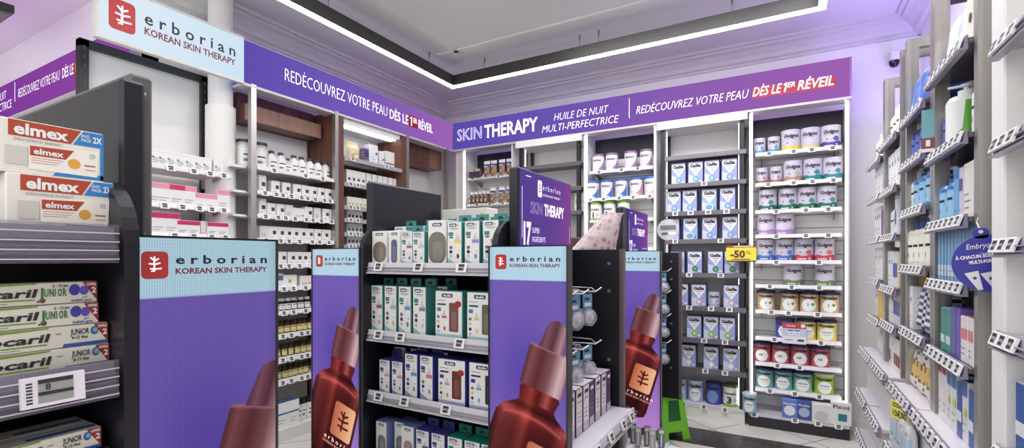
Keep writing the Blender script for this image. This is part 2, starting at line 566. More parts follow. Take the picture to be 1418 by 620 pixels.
# sign over the back wall, x from -2.965 to 0.3825, front at y = 4.01
g = tag(empty('header_sign', (-1.291, 4.01, 2.353)), 'long purple illuminated sign with night oil lettering over the back wall', 'sign')
hw = 1.674
M_SB = screen_mat('display_purple', [(0.0, L4(88, 74, 170)), (0.35, L4(108, 84, 178)), (0.7, L4(142, 94, 178)), (1.0, L4(158, 96, 178))], 0, -hw, hw, SCREEN)
m = Mesh(); m.box(-hw + 0.004, hw, 0.0, 0.10, 0.0, 0.27, M_SB); m.build('display', g)
m = Mesh(); m.box(-hw + 0.004, hw + 0.012, -0.006, 0.11, -0.016, 0.0, mat((206, 200, 204), 0.4)); m.box(hw, hw + 0.012, -0.004, 0.11, 0, 0.27, mat((150, 120, 160), 0.4)); m.build('frame', g)
X0 = 1.291
sign_text(g, [
    lambda m: m.text('SKIN', -2.907 + X0, 0.085, 0.115, S_WHITE, -0.003, w=0.295, outline=0.011),
    lambda m: m.text('THERAPY', -2.579 + X0, 0.077, 0.125, S_WHITE, -0.003, w=0.585, bold=0.022),
    lambda m: m.text('HUILE DE NUIT', -1.83 + X0, 0.142, 0.066, S_WHITE, -0.003, w=0.50, shear=0.2, bold=-0.014),
    lambda m: m.text('MULTI-PERFECTRICE', -1.95 + X0, 0.046, 0.066, S_WHITE, -0.003, w=0.71, shear=0.2, bold=-0.014),
    lambda m: m.rect(-1.141 + X0, -1.136 + X0, 0.07, 0.235, -0.002, S_WHITE),
    lambda m: m.text('REDÉCOUVREZ VOTRE PEAU', -1.08 + X0, 0.092, 0.066, S_WHITE, -0.003, w=0.83, shear=0.2, bold=-0.014),
    lambda m: m.rect(-0.215 + X0, 0.305 + X0, 0.082, 0.158, -0.001, RED),
    lambda m: m.text('DÈS LE', -0.212 + X0, 0.096, 0.066, S_WHITE, -0.003, w=0.178, shear=0.2, bold=0.006),
    lambda m: numeral_one(m, -0.016 + X0, 0.096, 0.066, 0.2),
    lambda m: m.text('ER', 0.012 + X0, 0.125, 0.036, S_WHITE, -0.003, w=0.048, shear=0.2, bold=0.01),
    lambda m: m.text('RÉVEIL', 0.075 + X0, 0.096, 0.066, S_WHITE, -0.003, w=0.215, shear=0.2, bold=0.012),
])
# sign along the left wall, front at x = -2.965, from y = 1.82 to 4.0; and the white end of it
g = tag(empty('header_sign', (-2.965, 2.905, 2.353), FRONT_X), 'purple illuminated sign with white and red lettering along the left shelves', 'sign')
hw = 1.096
M_SL = screen_mat('display_purple', [(0.0, L4(96, 78, 174)), (0.4, L4(116, 90, 182)), (1.0, L4(158, 98, 180))], 0, -hw, hw, SCREEN)
m = Mesh(); m.box(-hw, hw, 0.0, 0.10, 0.0, 0.27, M_SL); m.build('display', g)
m = Mesh(); m.box(-hw, hw, -0.006, 0.11, -0.016, 0.0, mat((206, 200, 204), 0.4)); m.build('frame', g)
Y0 = -2.905
sign_text(g, [
    lambda m: m.text('REDÉCOUVREZ VOTRE PEAU', 2.10 + Y0, 0.105, 0.085, S_WHITE, -0.003, w=0.97, shear=0.0, bold=-0.014),
    lambda m: m.rect(3.335 + Y0, 3.465 + Y0, 0.09, 0.19, -0.001, RED),
    lambda m: m.text('DÈS LE', 3.10 + Y0, 0.10, 0.08, S_WHITE, -0.003, w=0.235, bold=0.008),
    lambda m: numeral_one(m, 3.365 + Y0, 0.10, 0.08, 0.0),
    lambda m: m.text('ER', 3.405 + Y0, 0.135, 0.045, S_WHITE, -0.003, w=0.05, bold=0.01),
    lambda m: m.text('RÉVEIL', 3.475 + Y0, 0.10, 0.08, S_WHITE, -0.003, w=0.205, bold=0.012),
])


def brand_lines(xl, wl, hl, zl, xt, wt, z1, h1, z2, h2, y=-0.002):
    def mark(m):
        m.flat(rrect(xl, xl + wl, zl, zl + hl, wl * 0.2), y, LOGO_RED)
        tree_mark(m, xl + wl * 0.5, zl + hl * 0.5, hl * 0.46, S_WHITE, y - 0.001)
    return [lambda m: mark(m),
            lambda m: m.text('e r b o r i a n', xt, z1, h1, S_DARK, y - 0.001, w=wt, bold=0.014),
            lambda m: m.text('KOREAN SKIN THERAPY', xt, z2, h2, S_MAROON, y - 0.001, w=wt, bold=0.022)]


g = tag(empty('header_sign', (-2.955, 1.44, 2.353), FRONT_X), 'white illuminated end panel of the left sign with a red square emblem', 'sign')
hw = 0.369
m = Mesh(); m.box(-hw, hw, 0.0, 0.026, 0.0, 0.27, screen_mat('display_white', [(0.0, L4(222, 236, 248)), (1.0, L4(208, 228, 244))], 0, -hw, hw, 1.0)); m.build('display', g)
m = Mesh()
m.box(-hw - 0.012, hw, -0.006, 0.03, -0.012, 0.0, mat((214, 212, 208), 0.4)); m.box(-hw - 0.012, -hw, -0.006, 0.03, 0, 0.28, mat((214, 212, 208), 0.4)); m.box(-hw, hw, -0.006, 0.03, 0.27, 0.28, mat((214, 212, 208), 0.4))
m.build('frame', g)
Y0 = -1.44
sign_text(g, brand_lines(1.112 + Y0, 0.115, 0.158, 0.055, 1.268 + Y0, 0.485, 0.138, 0.064, 0.082, 0.037))
# third sign on the return of the left wall
g = tag(empty('header_sign', (-4.6, 1.355, 2.353)), 'purple sign at the far left seen beyond the black frame', 'sign')
M_S3 = screen_mat('display_purple', [(0.0, L4(122, 56, 152)), (1.0, L4(146, 72, 164))], 0, -1.3, 1.3, SCREEN)
m = Mesh(); m.box(-1.4, 1.285, 0.0, 0.04, 0.0, 0.27, M_S3); m.build('display', g)
m = Mesh(); m.box(-1.4, 1.295, -0.005, 0.044, -0.014, 0.0, mat((206, 200, 204), 0.4)); m.box(1.285, 1.295, -0.005, 0.044, 0, 0.27, mat((170, 150, 180), 0.4)); m.build('frame', g)
X0 = 4.6
sign_text(g, [
    lambda m: m.text('HUILE DE NUIT', -5.95 + X0, 0.155, 0.066, S_WHITE, -0.003, w=0.60, bold=-0.014),
    lambda m: m.text('MULTI-PERFECTRICE', -5.98 + X0, 0.068, 0.066, S_WHITE, -0.003, w=0.75, bold=-0.014),
    lambda m: m.rect(-5.169 + X0, -5.16 + X0, 0.10, 0.25, -0.002, S_WHITE),
    lambda m: m.text('REDÉCOUVREZ VOTRE PEAU', -5.09 + X0, 0.115, 0.07, S_WHITE, -0.003, w=0.77, bold=-0.014),
    lambda m: m.rect(-4.12 + X0, -3.75 + X0, 0.10, 0.195, -0.001, RED),
    lambda m: m.text('DÈS LE 1ER RÉVEIL', -4.275 + X0, 0.115, 0.07, S_WHITE, -0.003, w=0.50, bold=0.0),
])
# ---------------------------------------------------------------- shelving on the walls
def _tag_mesh():
    m = Mesh()
    m.box(-0.022, 0.022, -0.006, 0.0, -0.017, 0.017, mat((236, 235, 236), 0.4))
    m.rect(-0.013, 0.013, -0.012, 0.012, -0.0065, mat((150, 148, 148), 0.5))
    m.rect(-0.013, 0.013, 0.004, 0.012, -0.007, INK); m.rect(-0.011, 0.008, -0.010, -0.003, -0.007, INK)
    return m.build('price_tag')


_t = _tag_mesh(); TAG_ME = _t.data; bpy.data.objects.remove(_t)


def price_tags(shelf, spots, y, z, tilt=R(-18), s=1.0):
    for x in spots:
        o = bpy.data.objects.new('price_tag', TAG_ME); COL.objects.link(o)
        o.parent = shelf; o.location = (x, y, z); o.rotation_euler = (tilt, 0, 0); o.scale = (s, s, s)


STRIP = mat((222, 218, 224), 0.25)
STRIP_G = mat((190, 184, 194), 0.25)


def shelf(u, x0, x1, z, d, tags=(), mm=None, strip=STRIP, y0=0.0, hs=0.028, brackets=False):
    """a shelf with a tilted price rail; top surface at z, front edge at y0"""
    mm = mm or WHITE
    m = Mesh()
    m.box(x0, x1, y0, y0 + d, z - 0.014, z, mm)
    if strip:
        m.prism([(y0 - 0.004, z + 0.008), (y0 + 0.001, z + 0.008), (y0 + 0.001, z - hs + 0.008), (y0 - 0.016, z - hs + 0.008), (y0 - 0.017, z - hs + 0.013), (y0 - 0.010, z - hs + 0.014)], x0, x1, strip, 'x')
    if brackets:
        for xb in (x0 + 0.03, x1 - 0.034):
            m.prism([(y0 + 0.05, z - 0.014), (y0 + d, z - 0.014), (y0 + d, z - 0.07), (y0 + d - 0.03, z - 0.07)], xb, xb + 0.004, mat((150, 146, 146), 0.4), 'x')
    if strip and hs > 0.042:
        for q in (0.012, 0.024):
            m.box(x0 + 0.001, x1 - 0.001, y0 - 0.0165, y0 - 0.0080, z - hs + 0.008 + q, z - hs + 0.0105 + q, mat((150, 144, 158), 0.3))
    o = m.build('shelf', u)
    price_tags(o, tags, y0 - 0.011, z - 0.010)
    return o


LEDM = glow((255, 252, 246), LED_STRIP)


def panel_slats(m, x0, x1, z0, z1, y, mm, step=0.1):
    """back panel with horizontal grooves"""
    z = z0
    while z < z1 - 0.01:
        t = min(z + step - 0.006, z1)
        m.box(x0, x1, y, y + 0.02, z, t, mm)
        z += step
    m.box(x0, x1, y + 0.012, y + 0.022, z0, z1, mat((150, 144, 140), 0.6))


def led_unit(name, label, cat, x0, x1, shelves, tagsets, slats=True, base=None, dark_top=None, sh_y=4.075, ztop=2.34, leds=(True, True)):
    u = tag(empty(name, ((x0 + x1) / 2, 4.02, 0)), label, cat)
    xc = (x0 + x1) / 2; a, b = x0 - xc, x1 - xc
    m = Mesh()
    panel_slats(m, a, b, 0.08, dark_top or ztop, 0.28, mat((232, 230, 230), 0.5))
    if dark_top:
        m.box(a, b, 0.27, 0.30, dark_top, ztop, M_DARK)
    m.build('back_panel', u)
    for k, (s, on) in enumerate(zip((a, b), leds)):
        m = Mesh(); sg = 1 if k == 0 else -1
        m.box(min(s, s + sg * 0.012), max(s, s + sg * 0.012), 0.0, 0.29, 0.0, ztop, mat((226, 224, 226), 0.4)); m.build('side_panel', u)
        if on:
            m = Mesh(); m.box(min(s + sg * 0.014, s + sg * 0.022), max(s + sg * 0.014, s + sg * 0.022), 0.02, 0.032, 0.12, ztop, LEDM); m.build('light_strip', u)
    for z, tg in zip(shelves, tagsets):
        shelf(u, a + 0.04, b - 0.04, z, 0.22, [t - xc for t in tg], y0=sh_y - 4.02, brackets=True)
    if base:
        m = Mesh(); m.box(a, b, -0.01, 0.28, 0.0, 0.078, base); m.build('plinth', u)
        m = Mesh(); m.box(a, b, -0.012, 0.28, 0.078, 0.10, mat((206, 200, 210), 0.3)); o = m.build('shelf', u)
        price_tags(o, [t - xc for t in tagsets[-1]], -0.014, 0.087)
    return u


t4 = [-0.105, 0.053, 0.165, 0.29]
t3 = [-0.058, 0.129, 0.264]
led_unit('shelving_unit', 'rightmost white lit bay full of milk tins under the sign', 'shelf', -0.236, 0.382,
         [2.031, 1.803, 1.60, 1.417, 1.226, 1.046, 0.855, 0.655, 0.465, 0.272],
         [t4, [-0.11, 0.053, 0.169, 0.294], t3, t3, [-0.058, 0.208], [-0.1, 0.04, 0.21], [-0.09, 0.02, 0.2], [-0.07, 0.03, 0.22], [-0.05, 0.09], [-0.1, 0.06, 0.21], [-0.2, 0.06, 0.2, 0.32]],
         base=M_DARK, dark_top=2.10)
led_unit('shelving_unit', 'lit white bay of purple and blue lidded tins in mid back wall', 'shelf', -1.548, -0.918,
         [2.01, 1.77, 1.58, 1.33, 1.05, 0.80, 0.55, 0.30], [[-1.42, -1.22, -1.08], [-1.5, -1.38, -1.24, -1.12, -0.98], [-1.38], [-1.38], [], [], [], [], [-1.3]],
         base=M_DARK, dark_top=2.15)
led_unit('shelving_unit', 'lit bay of snack pouches beside the corner of the room', 'shelf', -2.86, -2.27,
         [2.06, 1.792, 1.56, 1.30, 1.05, 0.80, 0.55], [[-2.75, -2.45], [-2.7, -2.55, -2.4], [-2.7], [], [], [], [], []], base=M_DARK, dark_top=2.14, leds=(True, False))


def frame_unit(label, x0, x1, shelves, tagsets, header, shelf_mat):
    u = tag(empty('shelving_unit', ((x0 + x1) / 2, 4.02, 0)), label, 'shelf')
    xc = (x0 + x1) / 2; a, b = x0 - xc, x1 - xc
    m = Mesh(); m.box(a - 0.02, b + 0.02, 0.26, 0.29, 0.08, 2.34, mat((232, 230, 230), 0.5)); m.build('back_panel', u)
    for s in (a, b):
        m = Mesh(); m.box(s - 0.016, s + 0.016, 0.0, 0.035, 0.08, 2.29, M_DARK); m.build('post', u)
        m = Mesh(); m.box(s - 0.012, s + 0.012, 0.225, 0.258, 0.08, 2.29, M_DARK); m.build('post', u)
    m = Mesh(); m.box(a - 0.04, b + 0.04, -0.03, 0.25, 2.285, 2.345, mat((240, 238, 236), 0.4)); m.build('top_panel', u)
    for s in (a + 0.02, b - 0.028):  # fill strips added to brighten the shelves, beside the empty bay's own left strip
        m = Mesh(); m.box(s, s + 0.006, 0.045, 0.06, 0.12, 2.28, glow((250, 248, 244), 1.3)); m.build('light_strip', u)
    for z, tg in zip(shelves, tagsets):
        o = shelf(u, a + 0.018, b + 0.03, z, 0.24, [t - xc for t in tg], mm=shelf_mat, strip=shelf_mat, y0=0.0, hs=0.038)
    m = Mesh(); m.box(a - 0.02, b + 0.02, -0.01, 0.24, 0.0, 0.085, mat((226, 224, 220), 0.4)); m.build('plinth', u)
    m = Mesh(); m.box(a - 0.02, b + 0.02, -0.014, 0.24, 0.085, 0.108, mat((214, 210, 216), 0.3)); o = m.build('shelf', u)
    price_tags(o, [t - xc for t in tagsets[-1]], -0.018, 0.092)
    return u


M_SHELFD = mat((96, 88, 94), 0.35)
frame_unit('dark-framed white bay of blue milk boxes left of the rightmost tins', -0.868, -0.285,
           [2.06, 1.836, 1.612, 1.39, 1.125, 0.865, 0.615, 0.38],
           [[], [-0.55], [-0.766, -0.65, -0.52, -0.39], [-0.766, -0.43], [-0.66, -0.43], [-0.66, -0.5, -0.37], [-0.55, -0.4], [-0.75, -0.54, -0.4], [-0.7, -0.55, -0.4]], True, M_SHELFD)
frame_unit('dark-framed bay with empty upper shelves behind the large purple panel', -2.18, -1.60,
           [2.10, 1.88, 1.665, 1.40, 1.15, 0.9, 0.65, 0.40], [[], [], [], [], [], [], [], [], []], True, M_SHELFD)
# narrow dark uprights closing the corner
o = Mesh().box(-2.955, -2.87, 4.05, 4.33, 0.0, 2.35, mat((228, 224, 218), 0.5)).build('trim_corner'); struct(o)

# ------------------------- left wall
BX = -2.965


def at_left(name, label, cat, yc):
    return tag(empty(name, (BX, yc, 0), FRONT_X), label, cat)


# black frame bay with pink boxes: y 1.10 .. 1.725
u = at_left('shelving_unit', 'tall black-framed bay with pink and white boxes at left', 'shelf', 1.415)
m = Mesh(); m.box(-0.29, 0.29, 0.29, 0.30, 0.05, 2.37, mat((228, 226, 224), 0.5)); m.build('back_panel', u)
for s in (-0.305, 0.305):
    m = Mesh(); m.box(s - 0.02, s + 0.02, 0.262, 0.31, 0.0, 2.405, M_BLACK)
    for k in range(46):
        m.box(s - 0.004, s + 0.004, 0.259, 0.263, 0.1 + k * 0.05, 0.125 + k * 0.05, mat((70, 68, 72), 0.5))
    m.build('post', u)
m = Mesh(); m.box(-0.325, 0.325, 0.262, 0.305, 2.37, 2.41, M_BLACK); m.build('top_bar', u)
for z, tg in ((1.755, [-0.22, -0.14, -0.02, 0.1, 0.19, 0.27]), (1.545, [-0.24, -0.16, -0.05, 0.04, 0.13, 0.2, 0.27]), (1.382, [-0.24, -0.14, 0.0, 0.1, 0.2, 0.28]), (1.15, []), (0.9, []), (0.65, [])):
    shelf(u, -0.31, 0.315, z, 0.25, tg, y0=0.005, brackets=True)
m = Mesh(); m.box(-0.31, 0.31, 0.0, 0.29, 0.0, 0.12, WHITE); m.build('plinth', u)

# white cosmetics bay: y 1.76 .. 2.53, steel front posts
u = at_left('shelving_unit', 'steel-posted bay of white cosmetics with walnut pelmet on left wall', 'shelf', 2.185)
m = Mesh(); m.box(-0.42, 0.322, 0.30, 0.315, 0.05, 2.16, mat((214, 212, 214), 0.5)); m.build('back_panel', u)
m = Mesh(); m.box(-0.325, -0.29, -0.005, 0.03, 0.0, 2.36, M_STEEL); m.build('post', u)
m = Mesh(); m.box(-0.43, -0.40, 0.24, 0.30, 0.0, 2.36, mat((150, 146, 144), 0.4, 0.3)); m.build('post', u)
m = Mesh(); m.box(-0.28, 0.32, 0.135, 0.32, 2.165, 2.27, M_WOOD_L); m.box(-0.28, 0.32, 0.22, 0.32, 2.27, 2.36, M_WOOD); m.build('pelmet', u)
for k, z in enumerate((1.838, 1.68, 1.528, 1.372, 1.202, 1.047, 0.885, 0.728, 0.567, 0.415)):
    n = (3, 9, 8, 7, 7, 6, 6, 9, 9, 9)[k]
    tg = [-0.27 + (j + 0.5 + (0.25 if j % 3 == 1 else 0)) * 0.58 / n for j in range(n)]
    shelf(u, -0.285, 0.322, z, 0.29, tg, y0=0.0)
    m = Mesh(); m.box(-0.415, -0.33, 0.04, 0.29, z - 0.014, z, WHITE); m.build('side_shelf', u)
m = Mesh(); m.box(-0.40, 0.322, 0.0, 0.29, 0.0, 0.085, WHITE2); m.build('plinth', u)

# walnut cabinet with glass shelves: y 2.53 .. 3.36
u = at_left('display_cabinet', 'lit walnut cabinet with glass shelves of boxed goods on left wall', 'cabinet', 2.95)
m = Mesh(); m.box(-0.37, 0.37, 0.30, 0.32, 0.0, 2.36, M_WOOD); m.build('back_panel', u)
for s0, s1 in ((-0.425, -0.345), (0.30, 0.365)):
    m = Mesh(); m.box(s0, s1, 0.0, 0.31, 0.0, 2.36, M_WOOD); m.build('side_panel', u)
m = Mesh(); m.box(-0.435, -0.405, -0.012, 0.022, 0.0, 2.36, M_STEEL); m.build('post', u)
m = Mesh(); m.box(0.355, 0.385, -0.012, 0.022, 0.0, 2.36, M_STEEL); m.build('post', u)
m = Mesh(); m.box(-0.345, 0.30, 0.02, 0.30, 2.30, 2.36, mat((236, 236, 238), 0.4)); m.box(-0.343, 0.298, 0.290, 0.299, 2.04, 2.30, mat((226, 230, 236), 0.4)); m.build('top_panel', u)
m = Mesh(); m.box(-0.32, 0.28, 0.05, 0.12, 2.29, 2.30, LEDM); m.build('light_strip', u)
M_GLASS = mat((170, 186, 190), 0.08, alpha=0.45)
for k, z in enumerate((2.035, 1.835, 1.655, 1.556, 1.447, 1.352, 1.15, 0.95)):
    m = Mesh(); m.box(-0.343, 0.298, 0.0, 0.30, z - 0.012, z, M_GLASS)
    m.box(-0.343, 0.298, -0.008, 0.0, z - 0.03, z + 0.002, mat((168, 166, 172), 0.25))
    o = m.build('shelf', u)
    price_tags(o, (-0.29, -0.22, -0.1, 0.05) if k else (-0.27, 0.1), -0.012, z - 0.012)

# corner cupboard at the end of the left wall
u = at_left('wall_cupboard', 'walnut cupboard box hung above an empty white recess by the corner', 'cabinet', 3.66)
m = Mesh(); m.box(-0.30, 0.14, 0.13, 0.34, 2.155, 2.36, M_WOOD); m.build('door', u)
m = Mesh(); m.box(0.143, 0.34, 0.135, 0.34, 2.155, 2.36, M_WOOD_L); m.build('side_door', u)
m = Mesh(); m.box(-0.32, 0.34, 0.31, 0.33, 0.0, 2.15, WHITE2); m.box(0.0, 0.03, 0.295, 0.31, 0.0, 2.15, WHITE); m.build('back_panel', u)
m = Mesh(); m.box(0.235, 0.265, -0.01, 0.03, 0.0, 2.35, M_STEEL); m.build('post', u)
m = Mesh(); m.box(-0.32, 0.34, 0.02, 0.30, 1.40, 1.42, WHITE); m.build('shelf', u)
o = Mesh(); o.box(-0.06, 0.06, 0.0, 0.002, 0.0, 0.2, mat((232, 224, 222), 0.6)); o.rect(-0.04, 0.02, 0.13, 0.15, -0.0005, INK)
for k in range(4):
    o.rect(-0.045, 0.045, 0.03 + k * 0.02, 0.04 + k * 0.02, -0.0005, mat((214, 150, 146), 0.6))
o = o.build('leaflet', None, (-3.25, 3.5, 1.8)); o.rotation_euler = (0, 0, FRONT_X)
tag(o, 'small printed leaflet standing in the white recess', 'leaflet')

# ---------------------------------------------------------------- packaged goods
def tin(r, h, top, band, text, accent, lid=None, wave=True, num=None, tcol=None, square=False):
    def b(name):
        m = Mesh(); s = 22
        top_m = mat(top, 0.35); band_m = mat(band, 0.35)
        zb = h * 0.26
        prof = [(r * 0.985, 0.0), (r, 0.003), (r, zb), (r, h - 0.004), (r * 0.985, h)]
        m.lathe(prof, top_m, s, mats=[band_m, band_m, top_m, top_m])
        e = r + 0.0006
        if wave:
            m.on_can([(-r * 1.2, zb - 0.001), (-r * 0.3, zb - 0.001), (-r * 0.6, zb + h * 0.06), (-r * 1.0, zb + h * 0.04)], e, band_m)
            m.on_can([(r * 0.1, zb - 0.001), (r * 1.2, zb - 0.001), (r * 1.0, zb + h * 0.07), (r * 0.6, zb + h * 0.04)], e, band_m)
        m.text(text, 0, h * 0.68, h * 0.15, tcol or INK, wrap=e + 0.0006, w=r * 1.65, align='c', bold=0.045, shear=0.12)
        m.on_can([(-r * 0.8, h * 0.60), (r * 0.5, h * 0.60), (r * 0.5, h * 0.62), (-r * 0.8, h * 0.62)], e, GREYINK)
        if accent:
            m.on_can(circ(r * 0.5, h * 0.42, r * 0.36, rz=h * 0.12), e, mat(accent, 0.4))
            m.on_can(circ(-r * 0.4, h * 0.42, r * 0.14, rz=h * 0.05), e, GREYINK)
        if num:
            m.text(num, r * 0.55, h * 0.05, h * 0.13, WHITE, wrap=e + 0.0006, align='c', bold=0.03)
        m.on_can([(-r * 0.7, h * 0.09), (r * 0.2, h * 0.09), (r * 0.2, h * 0.13), (-r * 0.7, h * 0.13)], e, mat((235, 232, 234), 0.4))
        o = m.build(name)
        l = Mesh()
        lm = mat(lid or (214, 208, 218), 0.35)
        l.lathe([(r * 1.0, h), (r * 1.03, h + 0.001), (r * 1.03, h + (0.014 if lid else 0.005)), (r * 0.97, h + (0.016 if lid else 0.007)), (r * 0.95, h + 0.004)], lm, s)
        l.build('lid', o)
        return o
    return b


def novalac(r, h, body, text='Novalac', patch=(238, 238, 236), lid=(46, 40, 92), num=None, accent=None, low=None):
    def b(name):
        m = Mesh(); s = 22; bm = mat(body, 0.35)
        m.lathe([(r * 0.985, 0.0), (r, 0.003), (r, h - 0.003), (r * 0.985, h)], bm, s)
        e = r + 0.0006
        if low:
            m.on_can([(-r * 1.3, 0.004), (r * 1.3, 0.004), (r * 1.3, h * 0.16), (-r * 1.3, h * 0.22)], e, mat(low, 0.4))
        m.on_can(circ(0, h * 0.40, r * 0.80, rz=h * 0.34), e + 0.0002, mat(patch, 0.4))
        m.text(text, 0, h * 0.78, h * 0.15, INK, wrap=e + 0.001, w=r * 1.75, align='c', bold=0.05)
        if num:
            m.text(num, -r * 0.08, h * 0.38, h * 0.13, INK, wrap=e + 0.001, align='c', bold=0.02)
        else:
            m.on_can([(-r * 0.5, h * 0.46), (r * 0.5, h * 0.46), (r * 0.5, h * 0.52), (-r * 0.5, h * 0.52)], e + 0.0005, GREYINK)
            m.on_can([(-r * 0.45, h * 0.34), (r * 0.45, h * 0.34), (r * 0.45, h * 0.36), (-r * 0.45, h * 0.36)], e + 0.0005, GREYINK)
        if accent:
            m.on_can(circ(r * 0.45, h * 0.46, r * 0.25, rz=h * 0.11), e + 0.0006, mat(accent, 0.4))
        o = m.build(name)
        l = Mesh(); l.lathe([(r * 1.0, h), (r * 1.04, h + 0.001), (r * 1.04, h + 0.015), (r * 0.98, h + 0.018)], mat(lid, 0.35), s); l.build('lid', o)
        return o
    return b


def gallia(num, dot=(120, 160, 206), swirl=False, tone=(160, 168, 220)):
    def b(name):
        m = Mesh(); w, d, h = 0.112, 0.075, 0.178
        side = mat((104, 108, 176), 0.4); base = mat(tone, 0.4); pale = mat((206, 214, 238), 0.4); wh = mat((236, 236, 242), 0.4)
        m.rbox(-w / 2, w / 2, 0, d, 0, h, side, 0.003)
        y = -0.0006
        m.rect(-w / 2 + 0.003, w / 2 - 0.003, 0.003, h - 0.003, y, base)
        m.flat([(-w / 2 + 0.003, 0.003), (w * 0.1, 0.003), (-w * 0.05, h * 0.35), (-w / 2 + 0.003, h * 0.45)], y - 0.0004, pale)
        # white funnel
        pts = [(-w * 0.44, h * 0.96), (-w * 0.45, h * 0.8), (-w * 0.34, h * 0.64), (-w * 0.13, h * 0.5), (-w * 0.07, h * 0.42), (w * 0.02, h * 0.36),
               (w * 0.11, h * 0.42), (w * 0.17, h * 0.5), (w * 0.36, h * 0.64), (w * 0.45, h * 0.8), (w * 0.44, h * 0.96)]
        m.add([(p[0], y - 0.0008, p[1]) for p in pts] + [(0, y - 0.0008, h * 0.75)], [(k, (k + 1) % len(pts), len(pts)) for k in range(len(pts))], wh)
        if swirl:
            m.disc(-w * 0.02, h * 0.2, w * 0.3, y - 0.0008, wh, 18, h * 0.15); m.disc(-w * 0.02, h * 0.2, w * 0.24, y - 0.0012, mat((120, 170, 214), 0.4), 18, h * 0.115)
            m.text(num, w * 0.32, h * 0.1, h * 0.11, NAVY, y - 0.0014, align='c', bold=0.02)
        else:
            m.disc(0.002, h * 0.22, w * 0.2, y - 0.0012, mat(dot, 0.4), 18, h * 0.13)
            m.disc(0.002, h * 0.22, w * 0.11, y - 0.0016, mat(tuple(min(255, c + 50) for c in dot), 0.4), 14, h * 0.07)
            m.text(num, 0.002, h * 0.52, h * 0.1, NAVY, y - 0.0014, align='c')
            m.rect(w * 0.24, w * 0.42, h * 0.1, h * 0.16, y - 0.0012, wh)
        m.text('Gallia', 0, h * 0.75, h * 0.13, INK, y - 0.0014, w=w * 0.72, align='c', bold=0.05)
        m.rect(-w * 0.2, w * 0.22, h * 0.67, h * 0.69, y - 0.0012, GREYINK)
        m.box(-w / 2 + 0.004, w / 2 - 0.004, 0.004, d - 0.004, h, h + 0.004, mat((60, 62, 130), 0.4))
        return m.build(name)
    return b


def milumel(body, swoosh, lid, text='Blédilait', num=None):
    def b(name):
        r, h = 0.054, 0.142
        m = Mesh(); m.lathe([(r * 0.985, 0), (r, 0.003), (r, h)], mat((228, 224, 232), 0.35), 22)
        e = r + 0.0006
        m.on_can([(-r * 0.2, 0.004), (r * 1.35, 0.004), (r * 1.35, h * 0.8), (r * 0.9, h * 0.45)], e, mat(swoosh, 0.35))
        m.on_can(circ(-r * 0.25, h * 0.45, r * 0.3, rz=h * 0.17), e + 0.0004, mat((206, 202, 216), 0.4))
        m.on_can(circ(-r * 0.25, h * 0.45, r * 0.22, rz=h * 0.12), e + 0.0006, mat((238, 236, 240), 0.4))
        m.text(text, 0, h * 0.7, h * 0.12, INK, wrap=e + 0.001, w=r * 1.4, align='c', bold=0.02)
        m.on_can([(-r * 0.1, h * 0.08), (r * 0.6, h * 0.08), (r * 0.6, h * 0.15), (-r * 0.1, h * 0.15)], e + 0.0006, WHITE)
        o = m.build(name)
        l = Mesh(); l.lathe([(r, h), (r * 1.03, h + 0.001), (r * 1.03, h + 0.017), (r * 0.98, h + 0.02)], mat(lid, 0.35), 22); l.build('lid', o)
        return o
    return b


def nova_one(num='1', r=0.053, h=0.142, lid=(120, 170, 52), text='Novalac'):
    def b(name):
        m = Mesh(); m.lathe([(r * 0.985, 0), (r, 0.003), (r, h * 0.14), (r, h)], None, 22, mats=[mat((128, 178, 58), 0.4)] * 2 + [mat((232, 232, 228), 0.35)])
        e = r + 0.0006
        m.text(text, 0, h * 0.62, h * 0.14, INK, wrap=e + 0.0004, w=r * 1.6, align='c', bold=0.03)
        m.text(num, -r * 0.15, h * 0.18, h * 0.33, INK, wrap=e + 0.0004, align='c', bold=0.05)
        m.on_can(circ(r * 0.55, h * 0.35, r * 0.3, rz=h * 0.13), e, mat((190, 190, 214), 0.4))
        o = m.build(name)
        l = Mesh(); l.lathe([(r, h), (r * 1.03, h + 0.001), (r * 1.03, h + 0.017), (r * 0.98, h + 0.02)], mat(lid, 0.35), 22); l.build('lid', o)
        return o
    return b


